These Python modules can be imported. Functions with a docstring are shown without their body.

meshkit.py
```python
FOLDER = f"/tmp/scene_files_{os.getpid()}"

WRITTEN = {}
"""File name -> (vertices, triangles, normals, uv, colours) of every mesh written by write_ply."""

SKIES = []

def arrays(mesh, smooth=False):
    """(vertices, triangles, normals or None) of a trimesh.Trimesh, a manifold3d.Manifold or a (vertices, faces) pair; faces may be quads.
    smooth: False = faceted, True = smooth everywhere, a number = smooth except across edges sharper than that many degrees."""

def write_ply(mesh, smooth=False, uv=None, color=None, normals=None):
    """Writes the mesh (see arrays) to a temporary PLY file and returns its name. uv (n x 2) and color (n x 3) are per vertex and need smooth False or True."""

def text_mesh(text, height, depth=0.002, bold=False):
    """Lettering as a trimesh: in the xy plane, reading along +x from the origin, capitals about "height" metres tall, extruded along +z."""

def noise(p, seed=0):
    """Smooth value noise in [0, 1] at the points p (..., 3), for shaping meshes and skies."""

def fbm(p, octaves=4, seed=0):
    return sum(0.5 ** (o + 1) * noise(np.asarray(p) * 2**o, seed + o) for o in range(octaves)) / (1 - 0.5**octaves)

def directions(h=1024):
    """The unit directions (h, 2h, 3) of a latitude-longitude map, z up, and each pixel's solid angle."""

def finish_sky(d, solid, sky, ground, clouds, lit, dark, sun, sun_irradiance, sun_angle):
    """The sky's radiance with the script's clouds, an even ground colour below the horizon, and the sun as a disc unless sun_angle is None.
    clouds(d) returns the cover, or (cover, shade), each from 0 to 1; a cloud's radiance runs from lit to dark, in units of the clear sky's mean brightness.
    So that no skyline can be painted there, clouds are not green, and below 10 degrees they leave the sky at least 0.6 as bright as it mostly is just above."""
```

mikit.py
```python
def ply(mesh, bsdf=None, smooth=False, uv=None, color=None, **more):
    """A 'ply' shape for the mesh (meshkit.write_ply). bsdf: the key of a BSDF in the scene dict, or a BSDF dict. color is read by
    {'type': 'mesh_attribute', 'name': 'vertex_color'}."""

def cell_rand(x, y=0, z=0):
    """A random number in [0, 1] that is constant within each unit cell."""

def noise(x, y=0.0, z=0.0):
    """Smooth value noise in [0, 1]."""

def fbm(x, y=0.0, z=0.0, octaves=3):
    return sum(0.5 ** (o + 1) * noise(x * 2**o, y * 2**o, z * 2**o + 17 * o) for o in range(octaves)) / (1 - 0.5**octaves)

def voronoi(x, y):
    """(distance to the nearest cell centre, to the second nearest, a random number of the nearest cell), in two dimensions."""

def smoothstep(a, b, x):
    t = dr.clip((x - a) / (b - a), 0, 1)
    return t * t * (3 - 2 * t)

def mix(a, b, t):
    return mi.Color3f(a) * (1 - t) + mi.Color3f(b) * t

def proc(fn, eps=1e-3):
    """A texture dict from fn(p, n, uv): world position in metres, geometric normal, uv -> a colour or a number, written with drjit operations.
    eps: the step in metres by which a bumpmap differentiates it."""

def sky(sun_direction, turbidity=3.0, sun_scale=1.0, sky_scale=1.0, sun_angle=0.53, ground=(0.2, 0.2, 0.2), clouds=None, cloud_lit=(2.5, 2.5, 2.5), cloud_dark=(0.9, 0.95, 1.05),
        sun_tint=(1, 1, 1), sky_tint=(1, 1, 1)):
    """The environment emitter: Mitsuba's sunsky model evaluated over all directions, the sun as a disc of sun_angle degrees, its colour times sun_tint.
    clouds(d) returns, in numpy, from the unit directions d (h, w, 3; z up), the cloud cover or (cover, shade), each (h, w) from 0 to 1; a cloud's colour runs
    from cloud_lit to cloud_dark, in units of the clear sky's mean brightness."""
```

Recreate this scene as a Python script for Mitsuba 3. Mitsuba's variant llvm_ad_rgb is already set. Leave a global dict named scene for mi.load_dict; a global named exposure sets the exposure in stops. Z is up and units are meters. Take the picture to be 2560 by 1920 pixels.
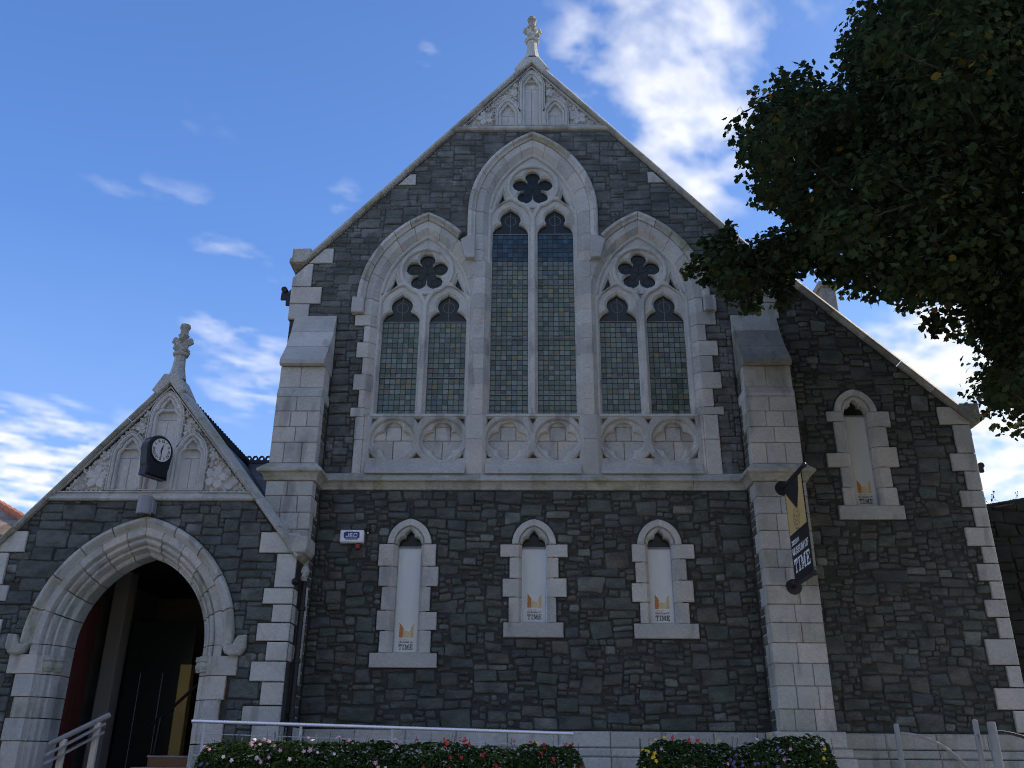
import math, random
import numpy as np, trimesh, drjit as dr, mitsuba as mi
import shapely.geometry as sg
import shapely.affinity as sa
from shapely.ops import unary_union, nearest_points
import manifold3d as m3
import mikit, meshkit
from mikit import proc, fbm, noise, mix, smoothstep, voronoi, cell_rand

T = mi.ScalarTransform4f
scene, labels = {'type': 'scene'}, {}

# ------------------------------------------------------------------ camera, sky, exposure
def camera():
    yaw, pitch, roll = (math.radians(a) for a in (1.4, 23.2, 0.5))
    f = np.array([-math.sin(yaw) * math.cos(pitch), math.cos(yaw) * math.cos(pitch), math.sin(pitch)])
    r0 = np.array([math.cos(yaw), math.sin(yaw), 0.0])
    u0 = np.cross(r0, f)
    up = u0 * math.cos(roll) - r0 * math.sin(roll)
    eye = np.array([0, -16, 1.6])
    return {'type': 'perspective', 'fov': 60.0, 'fov_axis': 'x', 'near_clip': 0.05, 'far_clip': 4000.0,
            'to_world': T().look_at(origin=eye.tolist(), target=(eye + f).tolist(), up=up.tolist())}
scene['camera'] = camera()

def clouds(d):
    az = np.degrees(np.arctan2(d[..., 0], d[..., 1]))
    el = np.degrees(np.arcsin(np.clip(d[..., 2], -1, 1)))
    # thin broken fair-weather cloud: streaky noise everywhere, gathered into a few loose banks
    q = d / np.maximum(d[..., 2:3], 0.12)
    q = np.concatenate([q[..., :2], np.zeros_like(q[..., :1])], -1)
    big = meshkit.fbm(q * 1.5 + [3.1, 7.7, 0], 4, 11)
    rot = np.stack([q[..., 0] * .75 + q[..., 1] * .66, q[..., 1] * .75 - q[..., 0] * .66, q[..., 2]], -1)
    warp = meshkit.fbm(q * 3.0, 3, 40)[..., None] * [.16, .16, 0]
    streak = meshkit.fbm((rot + warp) * [7.0, 15.0, 1] + 4.0, 6, 5)
    puff = meshkit.fbm((q + warp) * 11.0 + 2.0, 7, 23)
    wisp = meshkit.fbm((rot + warp * .25) * [20.0, 34.0, 1], 5, 31)
    bank = 0
    for a, e, wa, we, s in ((5.5, 43.5, 4.0, 4.0, .50), (10, 41, 6.5, 5.5, .62), (17, 45, 8, 3.2, .52), (16, 41, 5, 3.5, .30), (11.5, 37.5, 5.0, 3.4, .50), (13, 34.5, 4, 2.5, .30), (27, 22, 4.5, 5.0, 1.3), (29, 15, 7, 4.5, 1.25),
                            (-31, 16.5, 6.5, 3.0, .74), (-28, 14, 8, 2.6, .62), (-18.5, 22.5, 3.8, 2.6, .56), (-21.3, 25.3, 2.6, 1.1, .46), (-27.5, 32.3, 5.0, 1.1, .26), (-22, 30, 3.8, 1.1, .30), (-18.5, 28.5, 2.6, 1.0, .28), (-24, 38, 9, 5, .12),
                            (-8.6, 43.4, 1.3, 1.0, .34), (-6.9, 41.8, 2.0, 2.4, .40), (-14.4, 34, 1.8, 1.6, .28), (-4, 38, 2, 1.5, .25)):
        bank = bank + s * np.exp(-(((az - a) / wa) ** 2 + ((el - e) / we) ** 2))
    wide = np.clip((big - .44) * 3.4, 0, 1) * np.clip((np.abs(az) - 42) / 6, 0, 1)  # broad cloud outside the view, added to whiten the light on the front
    m = np.clip(bank, 0, 1.3) + wide
    n = .42 * puff + .36 * streak + .22 * wisp
    c = np.clip((m * .92 + (n - .5) * 3.9 * np.clip(m * 1.6, 0, 1) - .20) * .88, 0, .95)
    veil = .16 * np.clip((30 - el) / 30, 0, 1)
    return np.clip(c * .92 + veil, 0, 1), np.clip(.75 - puff * 1.2, 0, .45)

SUN = (0.656, 0.349, 0.669)
scene['sky'] = mikit.sky(SUN, turbidity=2.2, clouds=clouds, cloud_lit=(2.35, 2.38, 2.5), cloud_dark=(1.7, 1.78, 1.95), sky_scale=1.0, sky_tint=(.95, 1.13, 1.48), ground=(.2, .2, .19))
exposure = 2.15

# ------------------------------------------------------------------ materials
def two(b): return {'type': 'twosided', 'bsdf': b}
def mat(key, base, rough=.8, spec=.3, **k):
    scene[key] = two({'type': 'principled', 'base_color': base, 'roughness': rough, 'specular': spec, **k})
    return key
def rgb(*c): return {'type': 'rgb', 'value': list(c)}

def granite(key, a, b, lichen=0.0, streak=0.0):
    def fn(p, n, uv, a=a, b=b):
        m = fbm(p.x * 2.3, p.y * 2.3, p.z * 1.6, 3)
        g = noise(p.x * 55, p.y * 55, p.z * 55)
        g2 = noise(p.x * 23 + 5, p.y * 23, p.z * 23)
        c = mix(a, b, smoothstep(.3, .7, m)) * (.80 + .26 * g + .14 * g2)
        st = smoothstep(.57, .75, fbm(p.x * 5 + 9, p.y * 5, p.z * 1.3, 3))
        c = c * (1 - .28 * st)
        if streak:
            s = smoothstep(.55, .72, fbm(p.x * 9, p.y * 9, p.z * .55 + 3, 3))
            c = mix(c, mi.Color3f(.20, .19, .15), s * streak)
        if lichen:
            l = smoothstep(.48, .62, fbm(p.x * 3.1 + 20, p.y * 3.1, p.z * 3.1, 4))
            c = mix(c, mi.Color3f(.22, .22, .12) * (.7 + .6 * g2), l * lichen)
        return c
    return mat(key, proc(fn), .75, .25)
granite('granite_pale', (.475, .478, .430), (.41, .413, .375))
granite('granite_grey', (.405, .410, .372), (.345, .350, .320))
granite('granite_warm', (.465, .448, .392), (.41, .398, .352))
granite('granite_stained', (.385, .385, .34), (.32, .32, .28), .25, .5)
granite('granite_lichen', (.385, .382, .325), (.345, .345, .290), .6, .3)
granite('granite_stain_shade', (.24, .24, .215), (.17, .17, .155), .25, .6)  # dark stained stone; on the aisle coping tree shade is painted in too
granite('limestone_carved', (.50, .50, .465), (.44, .44, .41))
GR = ['granite_pale', 'granite_grey', 'granite_warm', 'granite_pale', 'granite_grey']

def rubble_mat(key, a, eff=0.0):
    a = np.array(a)
    def fn(p, n, uv):
        m = fbm(p.x * 4.1, p.y * 4.1, p.z * 5.3, 4)
        g = noise(p.x * 38, p.y * 38, p.z * 47)
        c = mix([float(x * .72) for x in a], [float(x * 1.3) for x in a], smoothstep(.25, .75, m)) * (.76 + .48 * g)
        r = smoothstep(.60, .72, fbm(p.x * 7 + 31, p.y * 7, p.z * 9, 3))
        c = mix(c, mi.Color3f(.10, .083, .066), r * .35)
        if eff:
            e = smoothstep(.52, .70, fbm(p.x * 2.6 + 3, p.y * 2.6, p.z * 1.5, 4)) * smoothstep(.3, .7, fbm(p.x * 11, p.y * 11, p.z * 6, 3))
            c = mix(c, mi.Color3f(.24, .245, .25), e * eff)
        return c
    def bump(p, n, uv): return fbm(p.x * 13, p.y * 13, p.z * 21, 3)
    scene[key] = two({'type': 'bumpmap', 'tex': proc(bump, .006), 'scale': .014,
                      'bsdf': {'type': 'principled', 'base_color': proc(fn), 'roughness': .72, 'specular': .35}})
    return key
RUB = [rubble_mat('rubble_slate', (0.062, 0.071, 0.063)), rubble_mat('rubble_grey', (0.076, 0.085, 0.075)), rubble_mat('rubble_green', (0.063, 0.079, 0.065)),
       rubble_mat('rubble_brown', (0.078, 0.079, 0.065)), rubble_mat('rubble_light', (0.121, 0.135, 0.118)), rubble_mat('rubble_blue', (0.062, 0.073, 0.071))]
RUBG = [rubble_mat('gable_slate', (0.078, 0.086, 0.079), .5), rubble_mat('gable_grey', (0.086, 0.095, 0.086), .5), rubble_mat('gable_brown', (0.084, 0.087, 0.076), .35), rubble_mat('gable_light', (0.108, 0.118, 0.107), .5)]

def f_mortar(p, n, uv):
    return mi.Color3f(.052, .053, .048) * (.55 + .9 * fbm(p.x * 18, p.y * 18, p.z * 18, 3))
mat('mortar_dark', proc(f_mortar), .95, .1)
def f_mortg(p, n, uv):
    return mi.Color3f(.070, .072, .066) * (.6 + .8 * fbm(p.x * 18, p.y * 18, p.z * 18, 3))
mat('mortar_grey', proc(f_mortg), .95, .1)
def f_ochre(p, n, uv):
    m = fbm(p.x * 6, p.y * 6, p.z * 6, 3)
    return mix((.30, .19, .115), (.36, .31, .25), smoothstep(.35, .65, m)) * (.7 + .6 * noise(p.x * 60, p.y * 60, p.z * 60))
mat('mortar_ochre', proc(f_ochre), .95, .1)
def f_slate(p, n, uv):
    row = dr.floor(p.z * 7.5)
    k = cell_rand(dr.floor(p.x * 3.3 + p.y * 3.3 + .5 * row), row, 3)
    e = smoothstep(.0, .14, p.z * 7.5 - row)
    return mi.Color3f(.07, .075, .085) * (.6 + .8 * k) * (.45 + .55 * e)
mat('slate', proc(f_slate), .55, .4)
def f_tile(p, n, uv):
    row = dr.floor(p.z * 6)
    k = cell_rand(dr.floor(p.x * 4 + .5 * row), row, 3)
    return mix((.17, .13, .10), (.26, .22, .19), k) * (.6 + .7 * fbm(p.x * 5, p.y * 5, p.z * 5, 3))
mat('roof_tile', proc(f_tile), .85, .2)
mat('terracotta', rgb(.40, .15, .075), .7, .3)
def f_pave(p, n, uv):
    m = fbm(p.x * .7, p.y * .7, 0, 4)
    e = dr.minimum(dr.abs(p.x * 1.6 - dr.round(p.x * 1.6)), dr.abs(p.y * 2.2 - dr.round(p.y * 2.2)))
    return mi.Color3f(.24, .235, .22) * (.65 + .6 * m) * (.6 + .4 * smoothstep(.0, .03, e)) * (.85 + .3 * noise(p.x * 30, p.y * 30))
mat('paving', proc(f_pave), .85, .2)
mat('black_iron', rgb(.012, .012, .014), .4, .5)
mat('black_paint', rgb(.006, .007, .009), .28, .3)
mat('cast_black', rgb(.018, .018, .020), .55, .4)
scene['steel'] = two({'type': 'roughconductor', 'material': 'Al', 'alpha': .32})
mat('steel_paint', rgb(.42, .44, .47), .35, .6)
mat('lamp_grey', rgb(.24, .25, .26), .5, .4)
mat('white_plastic', rgb(.74, .75, .74), .35, .5)
mat('blue_print', rgb(.02, .04, .17), .4, .4)
mat('red_plastic', rgb(.25, .02, .015), .4, .4)
mat('clock_white', rgb(.62, .62, .58), .4, .4)
mat('ink_black', rgb(.015, .015, .015), .6, .3)
mat('white_print', rgb(.70, .72, .74), .6, .3)
def f_blind(p, n, uv):
    return mi.Color3f(.57, .61, .585) * (.9 + .16 * fbm(p.x * 3, p.y * 3, p.z * 1.2, 3))
scene['panel_glass'] = two({'type': 'principled', 'base_color': proc(f_blind), 'roughness': .16, 'specular': .5, 'clearcoat': .6, 'clearcoat_gloss': .95})
mat('print_orange', rgb(.42, .17, .05), .4, .4); mat('print_gold', rgb(.52, .41, .18), .4, .4); mat('print_sand', rgb(.62, .54, .33), .4, .4); mat('print_pale', rgb(.58, .49, .26), .4, .4)
mat('print_grey', rgb(.22, .22, .22), .5, .3)
scene['glass_panes'] = two({'type': 'principled', 'base_color': {'type': 'mesh_attribute', 'name': 'vertex_color'}, 'roughness': .22, 'specular': .35})
scene['dark_glass'] = two({'type': 'principled', 'base_color': rgb(.018, .025, .022), 'roughness': .2, 'specular': .28})
mat('lead', rgb(.022, .024, .024), .6, .4)
mat('saddle_bar', rgb(.19, .20, .20), .6, .3)
mat('banner_black', rgb(.016, .016, .018), .6, .3)
def f_gold(p, n, uv):
    return mix((.50, .36, .13), (.60, .47, .22), smoothstep(4.6, 6.1, p.z)) * (.9 + .2 * noise(p.x * 9, p.y * 9, p.z * 5))
mat('banner_gold', rgb(.52, .38, .15), .65, .3); mat('banner_brown', rgb(.16, .10, .045), .65, .3)
def f_red(p, n, uv): return mi.Color3f(.115, .024, .02) * (.7 + .6 * fbm(p.x * 7, p.y * 7, p.z * 1.2, 3))
mat('red_door', proc(f_red), .5, .4)
def f_plas(p, n, uv): return mi.Color3f(.24, .235, .21) * (.75 + .4 * fbm(p.x * 2, p.y * 2, p.z * 2, 3))
mat('porch_plaster', proc(f_plas), .9, .1)
mat('porch_wood', rgb(.05, .035, .025), .7, .2)
mat('porch_pier', rgb(.30, .295, .26), .8, .2)
mat('yellow_wall', rgb(.52, .40, .15), .8, .2)
mat('tan_step', rgb(.30, .17, .095), .8, .2); mat('step_nosing', rgb(.5, .47, .44), .7, .2)
mat('cream_post', rgb(.52, .47, .36), .7, .3)
def f_wood(p, n, uv): return mix((.20, .19, .185), (.29, .275, .265), fbm(p.x * 5, p.y * 30, p.z * 22, 3))
mat('grey_timber', proc(f_wood), .7, .3)
def f_post(p, n, uv): return mi.Color3f(.25, .26, .25) * (.72 + .5 * fbm(p.x * 12, p.y * 12, p.z * 6, 3))
mat('galvanised', proc(f_post), .55, .4)
def f_render(p, n, uv): return mi.Color3f(.5, .47, .42) * (.8 + .3 * fbm(p.x * 2, p.y * 2, p.z * 2, 3))
mat('render_wall', proc(f_render), .9, .1)
def f_ivy(p, n, uv): return mi.Color3f(.034, .034, .028) * (.5 + 1.0 * fbm(p.x * 3, p.y * 3, p.z * 5, 4))
mat('boundary_rubble', proc(f_ivy), .95, .1)
def f_bark(p, n, uv): return mix((.03, .026, .022), (.065, .058, .048), fbm(p.x * 9, p.y * 9, p.z * 1.8, 4))
mat('bark', proc(f_bark), .9, .1)
for k, tr in (('leaf', .75), ('plant_leaf', .5)):
    scene[k] = {'type': 'principledthin', 'base_color': {'type': 'mesh_attribute', 'name': 'vertex_color'}, 'roughness': .55, 'diff_trans': tr, 'spec_trans': 0.0, 'eta': 1.4}

# ------------------------------------------------------------------ mesh helpers
def put(key, mesh, bsdf, smooth=False, color=None, **lab):
    k, n = key, 0
    while k in scene:
        n += 1; k = f'{key}_{n:03d}'
    scene[k] = mikit.ply(mesh, bsdf, smooth, color=color)
    if lab: labels[k] = lab
    return k
def thing(key, label, category, group=None):
    labels[key] = {'label': label, 'category': category, **({'group': group} if group else {})}
    return key
def tag(key, label): labels[key] = {'label': label}
_used = {}
def sub(key):
    """a numbered part key that only its own pieces use"""
    n = _used.get(key, -1) + 1; _used[key] = n
    return key if n == 0 else f'{key}_{n:03d}'
def join(ms):
    v, f, o = [], [], 0
    for a, b in ms:
        v.append(np.asarray(a, float)); f.append(np.asarray(b, int) + o); o += len(a)
    return np.vstack(v), np.vstack(f)
def TM(t): return np.array(t.vertices), np.array(t.faces)
class Fr:
    """a local frame: u to the right, v up, w outwards"""
    def __init__(s, O=(0, 0, 0), U=(1, 0, 0), W=(0, -1, 0), V=None):
        s.O, s.U, s.W = (np.array(x, float) for x in (O, U, W))
        s.V = np.cross(s.W, s.U) if V is None else np.array(V, float)
    def __call__(s, p):
        p = np.asarray(p, float)
        return s.O + p[:, :1] * s.U + p[:, 1:2] * s.V + p[:, 2:3] * s.W
def mapm(fr, m): return fr(m[0]), m[1]
FRONT = Fr()
def ccw(p):
    p = np.asarray(p, float)
    a = np.sum(p[:, 0] * np.roll(p[:, 1], -1) - p[:, 1] * np.roll(p[:, 0], -1))
    return p if a > 0 else p[::-1]
def inset(p, d):
    """moves each vertex of a CCW ring inwards by d along its bisector"""
    e = np.roll(p, -1, 0) - p
    e /= np.linalg.norm(e, axis=1, keepdims=True) + 1e-12
    n = np.stack([-e[:, 1], e[:, 0]], 1)
    b = n + np.roll(n, 1, 0)
    L = np.maximum((b ** 2).sum(1, keepdims=True), .5)
    return p + 2 * d * b / L
def cap(rings):
    """triangles over an outline (first ring) with holes"""
    a = []
    for k, r in enumerate(rings):
        r = np.asarray(r, float); up = np.sum(r[:, 0] * np.roll(r[:, 1], -1) - r[:, 1] * np.roll(r[:, 0], -1)) > 0
        a.append((r, up == (k == 0)))
    f = np.asarray(m3.triangulate([r if ok else r[::-1] for r, ok in a], 1e-9), int)
    idx, o = [], 0
    for r, ok in a:
        idx.append(np.arange(o, o + len(r)) if ok else np.arange(o, o + len(r))[::-1]); o += len(r)
    return np.concatenate(idx)[f]
def strip(n, a, b):
    i = np.arange(n); j = (i + 1) % n
    return np.vstack([np.stack([a + i, a + j, b + j], 1), np.stack([a + i, b + j, b + i], 1)])
def block(p, w0, w1, ch=.012, bulge=0., rng=None, jit=0.):
    """a dressed or rough stone over the outline p, from w0 (back) to w1 (front)"""
    p = ccw(p); n = len(p)
    q = inset(p, ch)
    wq = np.full(n, w1) if rng is None else w1 + rng.uniform(-jit, jit, n)
    v = np.vstack([np.c_[p, np.full(n, w0)], np.c_[p, np.full(n, w1 - ch)], np.c_[q, wq]])
    f = [strip(n, 0, n), strip(n, n, 2 * n)]
    if bulge or rng is not None:
        c = q.mean(0)
        m = q * .45 + c * .55
        if rng is not None: m = m + rng.uniform(-jit, jit, m.shape)
        wm = w1 + bulge + (rng.uniform(-jit, jit, n) if rng is not None else 0)
        v = np.vstack([v, np.c_[m, np.full(n, wm)], [[*c, w1 + bulge]]])
        f += [strip(n, 2 * n, 3 * n), np.stack([3 * n + np.arange(n), 3 * n + (np.arange(n) + 1) % n, np.full(n, 4 * n)], 1)]
    else:
        f.append(cap([q]) + 2 * n)
    return v, np.vstack(f)
def rect(x0, x1, z0, z1): return np.array([(x0, z0), (x1, z0), (x1, z1), (x0, z1)], float)
def tri_poly(g):
    rings = [np.array(r.coords)[:-1] for r in [g.exterior, *g.interiors]]
    return np.vstack(rings), cap(rings)
def plate(poly, w1, w0, ch=.02):
    """a slab of any outline with holes, its front edges chamfered by ch"""
    out = []
    for g in getattr(poly, 'geoms', [poly]):
        if g.geom_type != 'Polygon' or g.area < 1e-4: continue
        g = sg.polygon.orient(g.simplify(.002), 1)
        inner, c = g.buffer(-ch, join_style=2, mitre_limit=3), ch
        while inner.is_empty: c /= 2; inner = g.buffer(-c, join_style=2, mitre_limit=3)
        edge, v, f, o = inner.boundary, [], [], 0
        for ring in [g.exterior, *g.interiors]:
            r = np.array(ring.coords)[:-1]; n = len(r); q = inset(r, c)
            for i in range(n):
                p = sg.Point(q[i])
                if edge.distance(p) > 2e-4: q[i] = nearest_points(edge, p)[0].coords[0]
            v += [np.c_[r, np.full(n, w0)], np.c_[r, np.full(n, w1 - c)], np.c_[q, np.full(n, w1)]]
            f += [strip(n, o, o + n), strip(n, o + n, o + 2 * n)]; o += 3 * n
        for h in getattr(inner, 'geoms', [inner]):
            a, b = tri_poly(h)
            v.append(np.c_[a, np.full(len(a), w1)]); f.append(b + o); o += len(a)
        out.append((np.vstack(v), np.vstack(f)))
    return join(out)
def box(x0, x1, y0, y1, z0, z1, ch=0.):
    v, f = block(rect(x0, x1, z0, z1), -y1, -y0, ch) if ch else (None, None)
    if v is None:
        m = trimesh.creation.box(bounds=[(x0, y0, z0), (x1, y1, z1)]); return TM(m)
    n = 4
    f = np.vstack([f, [[3, 2, 1], [3, 1, 0]]])
    return FRONT(v), f
def prism_x(prof, x0, x1):
    """an outline in (y, z) carried from x0 to x1"""
    p = np.asarray(prof, float); n = len(p)
    v = np.vstack([np.c_[np.full(n, x), p] for x in (x0, x1)])
    c = cap([p])
    return v, np.vstack([strip(n, 0, n), c[:, ::-1], c + n])
def tube(pts, r, sides=8, caps=True):
    p = np.asarray(pts, float); r = np.broadcast_to(r, (len(p),))
    t = np.gradient(p, axis=0); t /= np.linalg.norm(t, axis=1, keepdims=True)
    ref = np.where(np.abs(t[:, 2:]) < .9, [0, 0, 1.], [1., 0, 0])
    a = np.cross(t, ref); a /= np.linalg.norm(a, axis=1, keepdims=True)
    for i in range(1, len(p)):
        if a[i] @ a[i - 1] < 0: a[i] = -a[i]
    b = np.cross(t, a)
    g = np.arange(sides) * 2 * np.pi / sides
    v = (p[:, None] + r[:, None, None] * (np.cos(g)[None, :, None] * a[:, None] + np.sin(g)[None, :, None] * b[:, None])).reshape(-1, 3)
    f = np.vstack([strip(sides, i * sides, (i + 1) * sides) for i in range(len(p) - 1)])
    if caps:
        v = np.vstack([v, p[:1], p[-1:]]); k = len(p) * sides; i = np.arange(sides); j = (i + 1) % sides
        f = np.vstack([f, np.stack([j, i, i * 0 + k], 1), np.stack([i, j, i * 0 + k + 1], 1) + [(len(p) - 1) * sides, (len(p) - 1) * sides, 0]])
    return v, f
def lathe(prof, c, sides=24, rot=0.):
    g = np.arange(sides) * 2 * np.pi / sides + rot; prof = np.asarray(prof, float)
    v = np.vstack([np.c_[c[0] + r * np.cos(g), c[1] + r * np.sin(g), np.full(sides, c[2] + z)] for r, z in prof])
    f = np.vstack([strip(sides, i * sides, (i + 1) * sides) for i in range(len(prof) - 1)])
    return v, f
def blob(c, r, seed, rough=.25, sub=2, fr=3.0):
    s = trimesh.creation.icosphere(sub, 1.0); d = np.array(s.vertices)
    k = 1 + rough * (meshkit.fbm(d * fr + seed * 7.3, 2, seed) * 2 - 1)
    return np.asarray(c) + d * k[:, None] * np.asarray(r), np.array(s.faces)
def quads(q, fr=None):
    q = np.asarray(q, float).reshape(-1, 4, 3); n = len(q)
    f = np.arange(n)[:, None] * 4 + np.array([[0, 1, 2, 0, 2, 3]])
    v = q.reshape(-1, 3)
    return (fr(v) if fr else v), f.reshape(-1, 3)
# ------------------------------------------------------------------ rubble walling
def rubble(region, fr, holder, mats, seed, cell=.075, joint=.020, proud=.045, sizes=None, weights=None, named=290, warp=.05, bulge=.012, area_min=.0016, vary=.015):
    """fills the region of a wall with irregular squared stones: the largest as pieces of their own, the pinnings joined"""
    rng = np.random.default_rng(seed)
    x0, z0, x1, z1 = region.bounds
    nx, nz = int((x1 - x0) / cell) + 2, int((z1 - z0) / (cell * .8)) + 2
    cz = cell * .8
    occ = np.zeros((nz, nx), bool)
    cx, czs = np.meshgrid(x0 + (np.arange(nx) + .5) * cell, z0 + (np.arange(nz) + .5) * cz)
    import shapely
    near = shapely.contains_xy(region.buffer(cell), cx, czs)
    occ |= ~near
    sizes = sizes or [(7, 4), (6, 3), (5, 3), (5, 2), (4, 4), (4, 3), (4, 2), (3, 3), (3, 2), (3, 1), (2, 2), (2, 1), (8, 3), (6, 4), (4, 1)]
    weights = weights or [2, 4, 6, 8, 3, 8, 10, 6, 9, 5, 3, 2, 2, 2, 4]
    w = np.array(weights, float) / sum(weights)
    ins = region.buffer(-joint * .5)
    found = []
    def ww(x, z):
        k = np.array([[x * 1.1, z * 1.6, seed]])
        return (meshkit.fbm(k, 2, seed)[0] - .5) * warp * 2, (meshkit.fbm(k + 9, 2, seed + 1)[0] - .5) * warp * 2
    def cut(i, j):
        for k in rng.choice(len(sizes), 9, p=w):
            a, b = sizes[k]
            if j + a <= nx and i + b <= nz and not occ[i:i + b, j:j + a].any(): return a, b
        a = 1
        while a < 3 and j + a < nx and not occ[i, j + a]: a += 1
        b = 1
        if i + 1 < nz and not occ[i + 1, j:j + a].any() and rng.random() < .5: b = 2
        return a, b
    for i in range(nz):
        for j in range(nx):
            if occ[i, j]: continue
            a, b = cut(i, j)
            occ[i:i + b, j:j + a] = True
            X0, X1, Z0, Z1 = x0 + j * cell, x0 + (j + a) * cell, z0 + i * cz, z0 + (i + b) * cz
            pts = []
            corners = [(X0, Z0), (X1, Z0), (X1, Z1), (X0, Z1)]
            jj = .10 * min(cell * a, cz * b) * min(1.0, .5 + .1 * a)
            corners = [(x + rng.uniform(-jj, jj), z + rng.uniform(-jj, jj) * .8) for x, z in corners]
            for q in range(4):
                (xa, za), (xb, zb) = corners[q], corners[(q + 1) % 4]
                pts.append((xa, za))
                if math.hypot(xb - xa, zb - za) > .17:
                    t = rng.uniform(.35, .65); g = rng.uniform(-.012, .006)
                    nx_, nz_ = zb - za, xa - xb; L = math.hypot(nx_, nz_)
                    pts.append((xa + (xb - xa) * t - nx_ / L * g * -1, za + (zb - za) * t - nz_ / L * g * -1))
            pts = [(x + ww(x, z)[0], z + ww(x, z)[1]) for x, z in pts]
            pg = sg.Polygon(pts)
            if not pg.is_valid: pg = pg.buffer(0)
            pg = pg.intersection(ins)
            for g in getattr(pg, 'geoms', [pg]):
                if g.geom_type != 'Polygon': continue
                r = rng.uniform(.014, .03)
                g = g.buffer(-joint * .5 - r).buffer(r, quad_segs=1)
                if g.is_empty or g.geom_type != 'Polygon' or g.area < area_min: continue
                ring = np.array(g.simplify(.004).exterior.coords)[:-1]
                if len(ring) >= 4: found.append((g.area, ring))
    found.sort(key=lambda t: -t[0])
    rest = {}
    for k, (area, ring) in enumerate(found):
        pr = proud + rng.uniform(-vary, vary)
        m = block(ring, -.03, pr, min(.016, .16 * math.sqrt(area)), bulge * rng.uniform(.2, 1.2), rng, .005)
        m = mapm(fr, m); which = rng.choice(len(mats), p=np.array([1.] * len(mats)) / len(mats))
        if len(mats) == 6: which = rng.choice(6, p=[.26, .24, .17, .13, .07, .13])
        if k < named: put(holder + '__stone', m, mats[which])
        else: rest.setdefault(mats[which], []).append(m)
    for b, ms in rest.items():
        put(holder + '__pinning_stones', join(ms), b, kind='stuff')
    return len(found)

def granite_block(key, ring, fr, w1, rng, w0=-.03, ch=.010, mats=GR, gap=.005):
    ring = inset(ccw(ring), gap)
    put(key, mapm(fr, block(ring, w0, w1 + rng.uniform(-.004, .004), ch)), mats[rng.integers(len(mats))])

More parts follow.
